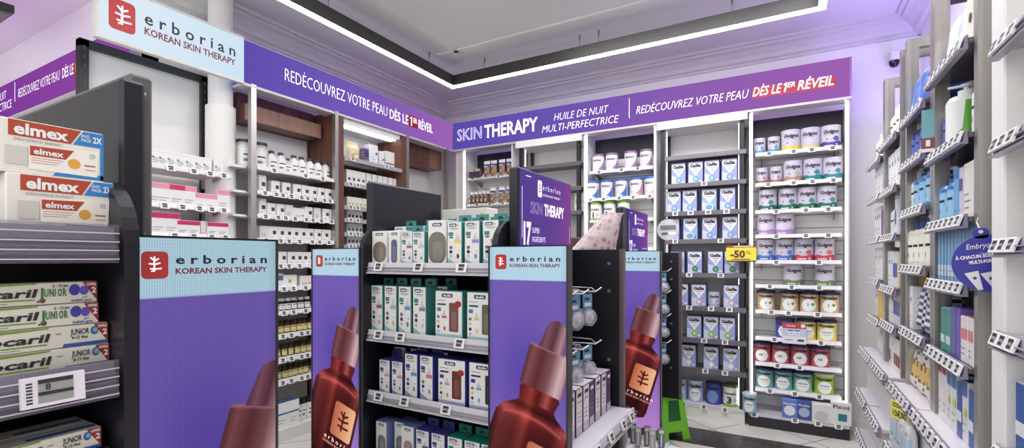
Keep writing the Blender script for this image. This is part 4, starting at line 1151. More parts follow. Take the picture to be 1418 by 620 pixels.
# shelf rows: bay, wall, place, shelf height, depth line, goods with their position along the wall
ROWS = [
    ('e', 'B', 'top shelf, rightmost tin bay', 2.031, 4.155, [('gs_blue', -0.171), ('gs_blue', -0.076), ('gl_yellow', 0.035), ('gl_cream', 0.159), ('gl_purple', 0.283)]),
    ('e', 'B', 'second shelf, rightmost tin bay', 1.803, 4.155, [('gs_brown', -0.156), ('gs_brown', -0.059), ('gl_brown', 0.049), ('gl_teal', 0.175), ('gl_teal', 0.296)]),
    ('e', 'B', 'third shelf, rightmost tin bay', 1.6, 4.155, [('gl_green', -0.117), ('gl_green', 0.016), ('gl_green', 0.138), ('gl_green', 0.259)]),
    ('e', 'B', 'fourth shelf, rightmost tin bay', 1.417, 4.155, [('gl_lilac', -0.127), ('gl_lilac', -0.005)]),
    ('e', 'B', 'fifth shelf, rightmost tin bay', 1.226, 4.155, [('gl_blue', -0.129), ('gl_blue', -0.007), ('gl_red', 0.118), ('gl_red', 0.246)]),
    ('e', 'B', 'sixth shelf, rightmost tin bay', 1.046, 4.155, [('gl_bio', 0.049), ('gl_bio', 0.248)]),
    ('e', 'B', 'seventh shelf, rightmost tin bay', 0.855, 4.155, [('nv_tan', -0.129), ('nv_tan', 0.026), ('nv_tan', 0.152), ('nv_tan', 0.278)]),
    ('e', 'B', 'eighth shelf, rightmost tin bay', 0.655, 4.155, [('nv_blue', -0.002), ('nv_yellow', 0.134), ('nv_yellow', 0.261)]),
    ('e', 'B', 'ninth shelf, rightmost tin bay', 0.465, 4.155, [('nv_red', -0.156), ('nv_red', -0.031), ('nv_red', 0.095), ('nv_red', 0.221)]),
    ('e', 'B', 'tenth shelf, rightmost tin bay', 0.272, 4.155, [('nv_teal', -0.137), ('nv_teal', -0.012), ('nv_mint', 0.113), ('nv_lime', 0.243)]),
    ('e', 'B', 'plinth, rightmost tin bay', 0.1, 4.06, [('nbox_blue', 0.027), ('nbox_navy', 0.116), ('wbox', 0.22), ('pbox', 0.335)]),
    ('x', 'B', 'left end of the dark plinth', 0.105, 4.02, [('nv_cyan', -0.233)]),
    ('d', 'B', 'first row, dark-framed blue box bay', 1.836, 4.105, [('gb4', -0.75), ('gb4', -0.62), ('gb4', -0.5), ('gb4', -0.374)]),
    ('d', 'B', 'second row, dark-framed blue box bay', 1.612, 4.105, [('gb1', -0.786), ('gb1', -0.664), ('gbs', -0.519), ('gb2', -0.387)]),
    ('d', 'B', 'third row, dark-framed blue box bay', 1.39, 4.105, [('gb2', -0.798), ('gbs', -0.659), ('gb3', -0.516), ('gb3', -0.369)]),
    ('d', 'B', 'fourth row, dark-framed blue box bay', 1.125, 4.105, [('gbg', -0.758), ('gbg', -0.626), ('gbg', -0.474), ('gbg', -0.354)]),
    ('d', 'B', 'fifth row, dark-framed blue box bay', 0.865, 4.105, [('gbp', -0.73), ('gbp', -0.596), ('cansm', -0.489), ('gbp', -0.361)]),
    ('d', 'B', 'sixth row, dark-framed blue box bay', 0.615, 4.105, [('gbl', -0.631), ('gbl', -0.506), ('gbl', -0.389)]),
    ('d', 'B', 'seventh row, dark-framed blue box bay', 0.38, 4.105, [('gba', -0.672), ('gba', -0.506), ('gba', -0.364)]),
    ('d', 'B', 'bottom, dark-framed blue box bay', 0.108, 4.105, [('cangw', -0.751), ('cangw', -0.626), ('cangb', -0.491), ('nv3', -0.369)]),
    ('c', 'B', 'top shelf, bay behind small panel', 2.01, 4.16, [('mm', -1.459), ('mm', -1.336), ('mm', -1.168), ('mm', -1.034)]),
    ('c', 'B', 'middle shelf, bay behind small panel', 1.77, 4.12, [('mb', -1.496), ('mb', -1.369), ('mb', -1.239), ('mp', -1.11), ('mp', -0.985)]),
    ('c', 'B', 'lower shelf, bay behind small panel', 1.58, 4.12, [('nv1', -1.465), ('nv1', -1.343), ('nv1', -1.217)]),
    ('c', 'B', 'hidden lower shelf, bay behind small panel', 1.33, 4.105, [('nv1', -1.44)]),
    ('b', 'B', 'shelf of the nearly empty bay', 1.665, 4.16, [('wg', -1.645), ('wg', -1.576)]),
    ('a', 'B', 'top shelf, snack bay in the corner', 2.06, 4.105, [('snk', -2.761), ('snk', -2.691), ('pou', -2.592), ('pou', -2.512), ('pou', -2.417), ('pou', -2.332)]),
    ('a', 'B', 'second shelf, snack bay in the corner', 1.792, 4.105, [('pks', -2.788), ('pks', -2.739), ('pks', -2.691), ('pks', -2.644), ('pks', -2.597), ('pou', -2.521), ('pou', -2.421), ('pou', -2.332)]),
    ('a', 'B', 'third shelf, snack bay in the corner', 1.56, 4.105, [('pkb', -2.744), ('pkb', -2.661), ('pkb', -2.58)]),
    ('la', 'L', 'top shelf, black-framed bay', 1.755, -3.0, [('wm', 1.332), ('wm', 1.366), ('wm', 1.409), ('wm', 1.455), ('wm', 1.502), ('wm', 1.552), ('wm', 1.596), ('wm', 1.663)]),
    ('la', 'L', 'second shelf, black-framed bay', 1.545, -3.01, [('pl', 1.333), ('pl', 1.377), ('pm', 1.441), ('pl', 1.506), ('pls', 1.569), ('pls', 1.626), ('pl', 1.699)]),
    ('la', 'L', 'third shelf, black-framed bay', 1.382, -3.01, [('pm', 1.347), ('pm', 1.415), ('pms', 1.471), ('pms', 1.529), ('wsd', 1.581), ('pms', 1.634), ('pms', 1.694)]),
    ('lb', 'L', 'top shelf, white cosmetics bay', 1.838, -3.05, [('big', 1.883), ('big', 1.979), ('bw', 2.068), ('bw', 2.139), ('bws', 2.192), ('bw', 2.241), ('bw', 2.304), ('bw', 2.374), ('bw', 2.444), ('bw', 2.516)]),
    ('lb', 'L', 'second shelf, white cosmetics bay', 1.68, -3.03, [('ct', 1.964), ('cs', 2.057), ('cs', 2.139), ('cs', 2.224), ('cs', 2.292), ('cs', 2.356), ('cs', 2.425), ('cs', 2.493), ('cp', 2.543)]),
    ('lb', 'L', 'third shelf, white cosmetics bay', 1.528, -3.03, [('ct', 1.964), ('cs', 2.026), ('cs', 2.095), ('cp', 2.161), ('cf', 2.238), ('cs', 2.319), ('cp', 2.393), ('cs', 2.47), ('cs', 2.537)]),
    ('lb', 'L', 'fourth shelf, white cosmetics bay', 1.372, -3.03, [('cp', 1.974), ('cs', 2.036), ('cs', 2.095), ('cs', 2.15), ('cs', 2.206), ('cs', 2.265), ('cs', 2.328), ('cs', 2.396), ('cs', 2.464), ('cs', 2.526)]),
    ('lb', 'L', 'fifth shelf, white cosmetics bay', 1.202, -3.03, [('cs', 2.108), ('cs', 2.181), ('cs', 2.233), ('cs', 2.28), ('cs', 2.334)]),
    ('lb', 'L', 'sixth shelf, white cosmetics bay', 1.047, -3.03, [('cb', 2.089), ('cl', 2.164), ('cf', 2.295)]),
    ('lb', 'L', 'seventh shelf, white cosmetics bay', 0.885, -3.03, [('jw', 2.092), ('jw', 2.13), ('jw', 2.175), ('jw', 2.224), ('jw', 2.28), ('jw', 2.334)]),
    ('lb', 'L', 'eighth shelf, white cosmetics bay', 0.728, -3.03, [('ja', 2.084), ('ja', 2.117), ('ja', 2.167), ('ja', 2.218), ('ja', 2.268), ('ja', 2.31), ('ja', 2.356)]),
    ('lb', 'L', 'ninth shelf, white cosmetics bay', 0.567, -3.03, [('ja', 2.095), ('ja', 2.147), ('ja', 2.198), ('ja', 2.25), ('ja', 2.301), ('ja', 2.352)]),
    ('lb', 'L', 'tenth shelf, white cosmetics bay', 0.415, -3.03, [('ja', 2.098), ('ja', 2.15), ('ja', 2.195), ('ja', 2.235), ('ja', 2.28), ('ja', 2.322)]),
    ('lb', 'L', 'bottom shelf, white cosmetics bay', 0.085, -3.03, [('cw', 2.106), ('cw', 2.195), ('bd', 2.259), ('bd', 2.304), ('bd', 2.349)]),
    ('lc', 'L', 'top shelf, walnut cabinet', 2.035, -3.08, [('bag', 2.802), ('pgb', 2.919), ('stk', 3.0), ('stk2', 3.097), ('stk3', 3.199), ('sml', 3.299)]),
    ('lc', 'L', 'second shelf, walnut cabinet', 1.835, -3.06, [('fl', 2.717), ('fl', 2.765), ('fl', 2.814), ('fl', 2.865), ('fl', 2.928), ('fl', 2.993), ('fl', 3.056), ('fl', 3.116), ('fl', 3.182), ('fl', 3.246), ('fl', 3.311)]),
    ('lc', 'L', 'third shelf, walnut cabinet', 1.655, -3.06, [('flg', 2.717), ('flg', 2.754), ('flg', 2.795), ('flg', 2.837), ('flg', 2.884)]),
    ('lc', 'L', 'fourth shelf, walnut cabinet', 1.556, -3.06, [('flp', 2.717), ('flp', 2.754), ('flp', 2.795), ('flp', 2.837)]),
    ('lc', 'L', 'fifth shelf, walnut cabinet', 1.447, -3.06, [('flg2', 2.717), ('flg2', 2.754), ('flg2', 2.795), ('flg2', 2.837)]),
    ('lc', 'L', 'sixth shelf, walnut cabinet', 1.352, -3.06, [('flp2', 2.717), ('flp2', 2.754), ('flp2', 2.795), ('flp2', 2.837)]),
]
place_rows(ROWS)
# promotional card clipped in front of the eighth shelf
m = Mesh(); m.box(-0.075, 0.075, 0, 0.002, 0, 0.15, mat((232, 230, 234), 0.4))
m.rect(-0.075, 0.075, 0.11, 0.15, -0.0006, mat((196, 60, 74), 0.4)); m.rect(-0.075, 0.075, 0.055, 0.11, -0.0006, mat((196, 204, 230), 0.4))
for s in (-0.022, 0.018):
    m.rect(s - 0.015, s + 0.015, 0.062, 0.092, -0.0012, WHITE); m.rect(s - 0.016, s + 0.016, 0.092, 0.1, -0.0012, NAVY); m.disc(s, 0.076, 0.01, -0.0016, mat((190, 200, 226), 0.4))
m.disc(0.055, 0.132, 0.014, -0.0012, WHITE); m.text('Novalac', -0.02, 0.125, 0.012, WHITE, -0.0014, align='c', bold=0.02)
m.rect(-0.06, -0.01, 0.024, 0.03, -0.0012, GREYINK); m.rect(0.02, 0.06, 0.02, 0.034, -0.0012, INK)
o = m.build('promotion_card', None, (0.056, 4.052, 0.628))
tag(o, 'red, blue and white card with two tins printed, clipped before yellow tins', 'card')
# yellow discount sign on the right post of the blue box bay
m = Mesh(); m.box(-0.102, 0.102, 0, 0.003, 0, 0.122, mat((238, 226, 72), 0.45))
m.text('-50', -0.072, 0.032, 0.05, mat((122, 40, 34), 0.5), -0.0006, w=0.10, bold=0.045); m.text('%', 0.034, 0.054, 0.026, mat((122, 40, 34), 0.5), -0.0006, w=0.032)
m.rect(-0.102, 0.102, 0.105, 0.122, -0.0006, mat((150, 78, 60), 0.5)); m.rect(-0.05, 0.08, 0.109, 0.117, -0.0010, mat((236, 214, 170), 0.5)); m.rect(-0.102, 0.102, 0.0, 0.009, -0.0006, mat((70, 62, 40), 0.5))
m.rect(-0.06, 0.06, 0.014, 0.021, -0.0006, mat((122, 40, 34), 0.5))
o = m.build('discount_sign', None, (-0.287, 3.965, 1.222))
tag(o, 'yellow discount sign reading -50% beside the blue milk boxes', 'sign')
# ---------------------------------------------------------------- advertising screens (lit pictures on LED panels)
SW, SHT = 0.283, 0.995


def picture(sx=0.0, sz=0.0):
    """the displayed picture: pale heading, violet ground, leaning dropper bottle; rows from the top"""
    nx, nz = 95, 332
    u, v = np.meshgrid((np.arange(nx) + 0.5) / nx * SW, (np.arange(nz) + 0.5) / nz * SHT)
    img = np.zeros((nz, nx, 3))
    t = v / SHT
    c0, c1, c2 = np.array([120, 98, 184.]), np.array([112, 88, 184.]), np.array([186, 134, 206.])
    k = np.clip((t - 0.5) / 0.5, 0, 1)[..., None]
    img[:] = c0 * (1 - k) + c2 * k
    g = np.exp(-(((u - 0.14) / 0.1) ** 2 + ((v - 0.42) / 0.16) ** 2))[..., None]
    img = img * (1 - 0.6 * g) + np.array([84, 62, 164.]) * 0.6 * g
    # bottle axes: a runs down the bottle, b across it
    ang = R(16.5); ox, oz = 0.258 + sx, 0.238 + sz
    du, dv = u - ox, v - oz
    a = dv * math.cos(ang) - du * math.sin(ang)
    b = du * math.cos(ang) + dv * math.sin(ang)
    soft = lambda d: np.clip(d / 0.0035 + 0.5, 0, 1)

    def paint(mask, col):
        nonlocal img
        img = img * (1 - mask[..., None]) + col * mask[..., None]

    def across(w, stops):
        x = np.clip(b / w * 0.5 + 0.5, 0, 1)
        ps = [s[0] for s in stops]
        return np.stack([np.interp(x, ps, [s[1][q] for s in stops]) for q in range(3)], -1)

    # body with round shoulders
    half = np.interp(a, [0.285, 0.30, 0.325, 0.36, 0.42, 0.66, 0.69, 0.705], [0.062, 0.075, 0.115, 0.138, 0.142, 0.142, 0.134, 0.10])
    body = soft(half - np.abs(b)) * soft(a - 0.282) * soft(0.705 - a)
    col = across(0.142, [(0, (58, 24, 28)), (0.1, (108, 48, 48)), (0.3, (96, 36, 38)), (0.42, (128, 52, 48)), (0.5, (82, 28, 30)), (0.78, (70, 26, 30)), (0.93, (120, 52, 52)), (1, (60, 24, 30))])
    shade = np.interp(a, [0.28, 0.31, 0.335, 0.36, 0.40, 0.58, 0.70], [1.3, 0.8, 1.7, 1.2, 1.0, 0.8, 0.55])[..., None]
    paint(body, np.clip(col * shade, 0, 255))
    rim = np.exp(-((a - 0.335 - 0.10 * (b / 0.142) ** 2 * 0.3) / 0.006) ** 2) * (np.abs(b) < 0.11)
    paint(np.clip(rim * 0.55 * body, 0, 1), np.array([220, 110, 100.]))
    base_hl = np.exp(-(((a - 0.675) / 0.008) ** 2 + ((b - 0.06) / 0.03) ** 2))
    paint(np.clip(base_hl * body, 0, 1) * 0.8, np.array([236, 190, 190.]))
    # neck
    half = np.interp(a, [0.235, 0.25, 0.262, 0.285], [0.066, 0.074, 0.070, 0.066])
    paint(soft(half - np.abs(b)) * soft(a - 0.235) * soft(0.287 - a), across(0.07, [(0, (96, 30, 34)), (0.3, (150, 62, 58)), (0.5, (92, 24, 26)), (0.72, (170, 84, 78)), (0.85, (110, 40, 42)), (1, (80, 30, 34))]))
    # collar
    paint(soft(0.078 - np.abs(b)) * soft(a - 0.098) * soft(0.238 - a), across(0.078, [(0, (92, 50, 58)), (0.12, (130, 78, 84)), (0.35, (96, 50, 56)), (0.6, (130, 84, 88)), (0.82, (214, 180, 186)), (0.93, (190, 150, 164)), (1, (120, 80, 110))]))
    paint(soft(0.078 - np.abs(b)) * np.exp(-((a - 0.101) / 0.004) ** 2) * 0.6, np.array([190, 140, 150.]))
    # rubber bulb
    half = np.interp(a, [0.0, 0.004, 0.012, 0.03, 0.10], [0.0, 0.016, 0.028, 0.035, 0.046])
    paint(soft(half - np.abs(b)) * soft(a) * soft(0.10 - a), across(0.044, [(0, (96, 56, 76)), (0.2, (128, 84, 100)), (0.5, (96, 56, 66)), (0.8, (178, 142, 150)), (1, (120, 84, 110))]))
    # label on the bottle
    lab = soft(0.062 - np.abs(b - 0.068)) * soft(0.075 - np.abs(a - 0.482))
    rr = np.maximum(np.abs(b - 0.068) - 0.046, 0) ** 2 + np.maximum(np.abs(a - 0.482) - 0.059, 0) ** 2
    lab = lab * soft(0.016 - np.sqrt(rr))
    kx = np.clip((b + 0.0) / 0.13, 0, 1)[..., None]
    paint(lab, np.array([186, 96, 70.]) * (1 - kx) + np.array([250, 196, 150.]) * kx)

    def bar(x0, z0, x1, z1, w):
        nonlocal img
        px, pz = b - 0.068, -(a - 0.482)
        dx, dz = x1 - x0, z1 - z0
        tt = np.clip(((px - x0) * dx + (pz - z0) * dz) / (dx * dx + dz * dz), 0, 1)
        dd = np.hypot(px - x0 - tt * dx, pz - z0 - tt * dz)
        paint(soft(w - dd), np.array([70, 20, 22.]))
    s = 0.062
    for q in ((-0.02, -0.62, 0.0, 0.7), (-0.3, 0.62, 0.02, 0.3), (0.0, 0.32, 0.34, 0.52), (-0.42, 0.08, 0.0, 0.02), (0.0, 0.0, 0.46, 0.14), (-0.34, -0.36, 0.0, -0.38), (0.0, -0.4, 0.56, -0.34)):
        bar(q[0] * s, q[1] * s, q[2] * s, q[3] * s, 0.0042)
    # heading
    head = soft(0.1105 - v)
    paint(head, np.array([186, 220, 238.]))
    edge = np.clip((np.minimum(u, SW - u)) / 0.02, 0, 1)[..., None]
    img = img * (0.93 + 0.07 * edge)
    return nx, nz, np.clip(img, 0, 255)


PNX, PNZ, PIC = picture()
PIC_SIDE = picture(0.028, 0.03)[2]
M_PIC = screen_mat('display_picture', None, 0, 0, 1, 1.06, dots=0.14)
M_PIC_DIM = screen_mat('display_picture_side', None, 0, 0, 1, 0.98, dots=0.24)
SCR = {}


def screen_mesh(mm, key):
    if key in SCR:
        return SCR[key]
    me = bpy.data.meshes.new('display')
    xs = np.linspace(-SW / 2, SW / 2, PNX + 1); zs = np.linspace(SHT, 0, PNZ + 1)
    vs = [(x, 0.0, z) for z in zs for x in xs]
    fs = [(j * (PNX + 1) + i, (j + 1) * (PNX + 1) + i, (j + 1) * (PNX + 1) + i + 1, j * (PNX + 1) + i + 1) for j in range(PNZ) for i in range(PNX)]
    me.from_pydata(vs, [], fs)
    c = (PIC_SIDE if key == 'side' else PIC).reshape(-1, 3) / 255.0
    c = np.where(c <= 0.04045, c / 12.92, ((c + 0.055) / 1.055) ** 2.4)
    att = me.attributes.new('picture', 'FLOAT_COLOR', 'FACE')
    att.data.foreach_set('color', np.concatenate([c, np.ones((len(c), 1))], 1).astype(np.float32).ravel())
    me.materials.append(mm); me.update()
    SCR[key] = me
    return me


def ad_screen(loc, rz, label, mm, key):
    """tall LED panel; local front -Y, bottom at z = 0, centred in x"""
    u = tag(empty('advertising_screen', loc, rz), label, 'screen', 'tall LED screens on the islands')
    o = bpy.data.objects.new('display', screen_mesh(mm, key)); COL.objects.link(o); o.parent = u; o.location = (0, -0.0005, 0)
    m = Mesh(); m.box(-SW / 2, SW / 2, 0.0, 0.035, 0, SHT, M_DARK)
    for s in (-1, 1):
        m.box(min(s * SW / 2, s * (SW / 2 + 0.005)), max(s * SW / 2, s * (SW / 2 + 0.005)), -0.004, 0.035, 0, SHT + 0.004, mat((70, 66, 70), 0.3, 0.5))
    m.box(-SW / 2, SW / 2, -0.004, 0.035, SHT, SHT + 0.004, mat((40, 38, 44), 0.3, 0.5)); m.build('casing', u)
    m = Mesh(); zt = SHT
    m.flat(rrect(-SW / 2 + 0.022, -SW / 2 + 0.066, zt - 0.075, zt - 0.025, 0.009), -0.0012, LOGO_RED)
    tree_mark(m, -SW / 2 + 0.043, zt - 0.049, 0.021, S_WHITE, -0.0016)
    m.build('emblem', u)
    m = Mesh()
    m.text('e r b o r i a n', -SW / 2 + 0.078, zt - 0.048, 0.0165, S_DARK, -0.0014, w=0.184, bold=0.03)
    m.text('KOREAN SKIN THERAPY', -SW / 2 + 0.078, zt - 0.067, 0.0105, S_MAROON, -0.0014, w=0.184, bold=0.03)
    m.build('lettering', u)
    m = Mesh(); ang = R(-16.5)
    m.text('e r b o r i a n', -SW / 2 + 0.074, zt - 0.795, 0.020, glow((250, 214, 206), 0.7), -0.0014, w=0.175, bold=0.01, rot=ang)
    m.text('KOREAN SKIN THERAPY', -SW / 2 + 0.066, zt - 0.812, 0.011, glow((226, 150, 140), 0.6), -0.0014, w=0.175, bold=0.01, rot=ang)
    m.build('lettering', u)
    return u


ZS = 1.287 - SHT
ad_screen((-1.0, 0.543, ZS), FRONT_X, 'large LED screen with dropper bottle advert nearest at left, seen from the side', M_PIC_DIM, 'side')
ad_screen((-1.645, 1.40, ZS), FRONT_Y, 'LED screen advertising a red dropper bottle left of baby bottle shelves', M_PIC, 'front')
ad_screen((-0.737, 1.40, ZS), FRONT_Y, 'LED screen advertising a red dropper bottle right of baby bottle shelves', M_PIC, 'front')
ad_screen((-0.748, 2.74, ZS), FRONT_Y, 'smaller farther LED screen with red dropper bottle before the green stool', M_PIC, 'front')

# ---------------------------------------------------------------- island gondolas
SHELFP = mat((214, 211, 219), 0.2)


def side_profile(dep, ztop, z0, r):
    """outline of a side panel: rounded upper front corner; y from the front"""
    pts = [(0.0, z0), (dep, z0), (dep, ztop)]
    for k in range(9):
        a = R(90 + 90 * k / 8)
        pts.append((r + r * math.cos(a), ztop - r + r * math.sin(a)))
    return pts


def island(label, loc, rz, shelves, half=0.305, tags=None, strip=None):
    """bay with rounded side panels, shelves and tall fins; local front -Y"""
    u = tag(empty('display_gondola', loc, rz), label, 'shelf')
    for s in (-1, 1):
        m = Mesh(); x = s * half
        m.prism(side_profile(0.44, 1.385, 0.0, 0.11), min(x, x + s * 0.022), max(x, x + s * 0.022), M_DARK, 'x')
        m.build('side_panel', u)
    for s in (-1, 1):
        x0, x1 = (half + 0.024, half + 0.064)
        if s < 0:
            x0, x1 = -x1, -x0
        m = Mesh(); m.rbox(x0, x1, 0.075, 0.545, 1.19, 1.57, M_DARK, 0.006)
        o = m.build('fin', u)
    m = Mesh(); m.box(-half, half, 0.40, 0.44, 0.0, 1.36, M_DARK); m.build('back_panel', u)
    m = Mesh(); m.box(-half, half, 0.02, 0.40, 0.0, 0.12, M_DARK); m.build('plinth', u)
    for k, z in enumerate(shelves):
        shelf(u, -half + 0.004, half - 0.004, z, 0.36, (tags[k] if tags else ()), mm=M_DARK, strip=strip or SHELFP, y0=0.03, hs=0.045)
    return u


# baby-bottle island: front at y = 1.40
g2 = island('dark gondola of baby bottle boxes between two tall LED screens', (-1.178, 1.40, 0), 0.0, [1.224, 0.952, 0.706, 0.45],
            tags=[[-0.235, -0.03, 0.17], [-0.235, -0.12, 0.16], [-0.235, -0.10, 0.10], []])
# side bay of that island, facing +X, between y = 1.45 and 2.72
m = Mesh(); m.box(0.275, 0.315, 0.06, 1.95, 0.0, 1.27, M_DARK); m.build('peg_board', g2)
m = Mesh(); m.box(-0.6, 0.275, 0.46, 1.95, 0.0, 1.27, M_DARK); m.build('core', g2)
for y in (2.05, 3.38):
    m = Mesh(); m.box(0.316, 0.555, y - 1.40, y - 1.40 + 0.018, 0.30 if y > 3 else 0.0, 1.287, M_DARK)
    for z in (0.5, 0.8, 1.1, 1.22):
        m.box(0.50, 0.512, y - 1.404, y - 1.40, z, z + 0.012, mat((120, 118, 124), 0.4))
    m.build('divider_panel', g2)
    m = Mesh(); m.box(0.555, 0.572, y - 1.408, y - 1.375, 0.30 if y > 3 else 0.0, 1.29, mat((120, 104, 104), 0.35, 0.6)); m.build('post', g2)
# fin artwork on the right face of the baby-bottle island
M_FIN = screen_mat('glowing_purple_print', [(0.0, L4(98, 74, 160)), (0.55, L4(108, 76, 164)), (1.0, L4(146, 80, 160))], 0, -0.24, 0.24, 0.8)  # printed panel made to glow by its material


def fin_print(u, x, y0, y1, z0, z1):
    m = Mesh()
    w = (y1 - y0) / 2
    m.rect(-w + 0.004, w - 0.004, z0, z1, 0, M_FIN)
    PW = glow((236, 224, 246), 0.6)  # printed lettering, given a glow as well
    m.flat(rrect(-w + 0.145, -w + 0.18, z1 - 0.085, z1 - 0.022, 0.008), -0.001, PW)
    tree_mark(m, -w + 0.1625, z1 - 0.053, 0.026, mat((90, 60, 150), 0.5), -0.0015)
    m.text('e r b o r i a n', -w + 0.19, z1 - 0.055, 0.022, PW, -0.001, w=0.16)
    m.text('KOREAN SKIN THERAPY', -w + 0.19, z1 - 0.078, 0.009, PW, -0.001, w=0.16)
    m.text('SKIN', -w + 0.085, z1 - 0.150, 0.042, PW, -0.001, w=0.098, outline=0.006)
    m.text('THERAPY', -w + 0.20, z1 - 0.150, 0.042, PW, -0.001, w=0.19, bold=0.04)
    m.text('17', -w + 0.032, z1 - 0.262, 0.075, PW, -0.001, w=0.06, bold=0.05)
    m.text('SUPER', -w + 0.10, z1 - 0.222, 0.02, PW, -0.001, w=0.06)
    m.text('INGRÉDIENTS', -w + 0.10, z1 - 0.255, 0.02, PW, -0.001, w=0.11)
    for a in ((-w + 0.02, -w + 0.023, z0 + 0.06, z1 - 0.06), (-w + 0.05, -w + 0.09, z1 - 0.021, z1 - 0.018), (w - 0.16, w - 0.03, z0 + 0.035, z0 + 0.038), (-w + 0.05, -w + 0.06, z0 + 0.017, z0 + 0.02)):
        m.rect(*a, -0.001, PW)
    m.rect(w - 0.022, w - 0.020, z0 + 0.05, z0 + 0.12, -0.001, PW)
    o = m.build('fin_print', u); o.location = (x, (y0 + y1) / 2, 0); o.rotation_euler = (0, 0, FRONT_X)
    return o


fin_print(g2, 0.305 + 0.0665, 0.075, 0.545, 1.262, 1.564)
# second, farther fin of the same island
m = Mesh(); m.rbox(0.329, 0.369, 1.31, 1.89, 1.27, 1.545, M_DARK, 0.006); m.build('fin', g2)
fin_print(g2, 0.372, 1.41, 1.885, 1.275, 1.54)
# lower side shelf with a tilted clear rail, facing +X
rr = tag(empty('display_shelf', (-0.60, 1.755, 0), FRONT_X), 'shelf of purple boxes on the side of the baby bottle gondola', 'shelf')
shelf(rr, -0.29, 0.272, 0.612, 0.245, [-0.2, -0.06, 0.09, 0.2], mm=mat((214, 208, 218), 0.3), strip=SHELFP, y0=-0.04, hs=0.05)
rr = tag(empty('display_shelf', (-0.70, 2.56, 0)), 'low white rack with slanted tags beneath the farther screen', 'shelf')
shelf(rr, -0.17, 0.22, 0.225, 0.165, [], mm=mat((226, 224, 222), 0.35), strip=STRIP, y0=0.0, hs=0.035)
for k in range(9):
    m = Mesh(); m.box(-0.16 + k * 0.038, -0.157 + k * 0.038, 0.0, 0.16, 0.225, 0.25, mat((226, 224, 222), 0.3)); m.build('divider', rr)
price_tags(rr, [-0.145 + 0.038 * k for k in range(9)], -0.016, 0.215, R(-35), 0.75)
m = Mesh(); m.box(-0.14, 0.20, 0.02, 0.15, 0.0, 0.211, mat((206, 204, 206), 0.4)); m.build('stand', rr)

# toothpaste island: front at x = -0.95, centre y = 0.06, facing +X
g1 = island('dark gondola of toothpaste boxes at the left edge of the photo', (-0.945, 0.075, 0), FRONT_X, [1.292, 1.072, 0.82, 0.55], half=0.302, tags=None, strip=mat((138, 130, 146), 0.25))
m = Mesh(); m.box(-0.75, 0.62, 0.46, 0.9, 0.0, 1.27, M_DARK); m.build('core', g1)
m = Mesh(); m.box(0.325, 0.62, 0.10, 0.46, 0.0, 1.27, M_DARK); m.build('side_core', g1)
# the near fin is a broad grey panel
m = Mesh(); m.rbox(0.351, 0.390, 0.105, 0.72, 1.20, 1.592, M_GREYP, 0.005); m.build('fin_panel', g1)
m = Mesh()
for z in (1.557, 1.295):
    ring = [(0.3705 + 0.008 * math.cos(2 * PI * k / 12), 0.1045, z + 0.008 * math.sin(2 * PI * k / 12)) for k in range(12)]
    m.add(ring + [(0.3705, 0.102, z)], [(k, (k + 1) % 12, 12) for k in range(12)], mat((150, 146, 142), 0.3, 0.8), True)
m.build('bolt', g1)
# clear price rails on the toothpaste shelves
for z in (1.292, 1.072):
    m = Mesh()
    for q in range(4):
        m.box(-0.30, 0.298, 0.006, 0.009, z - 0.045 + q * 0.014, z - 0.043 + q * 0.014, mat((196, 190, 204), 0.15))
    m.box(-0.30, 0.298, 0.008, 0.0095, z - 0.05, z + 0.012, mat((132, 124, 140), 0.1, alpha=0.3))
    m.build('price_rail', g1)
m = Mesh(); m.box(-0.036, 0.036, -0.008, 0.0, -0.022, 0.022, mat((224, 216, 226), 0.35)); m.rect(-0.018, 0.022, -0.017, 0.017, -0.0085, mat((146, 146, 144), 0.5))
m.rect(-0.018, 0.022, 0.011, 0.017, -0.0089, INK); m.rect(-0.018, 0.022, -0.006, -0.001, -0.0089, INK); m.text('8', -0.010, 0.001, 0.009, INK, -0.0089, bold=0.02)
for k in range(7):
    m.rect(-0.031, -0.024, -0.016 + k * 0.0046, -0.0135 + k * 0.0046, -0.0085, INK)
o = m.build('price_tag', g1); o.location = (0.214, 0.005, 1.055); o.rotation_euler = (R(-6), 0, 0)

# ---------------------------------------------------------------- toothpaste boxes
E_RED = mat((176, 70, 48), 0.4); E_BLUE = mat((48, 128, 196), 0.4); E_CREAM = mat((232, 228, 220), 0.4)


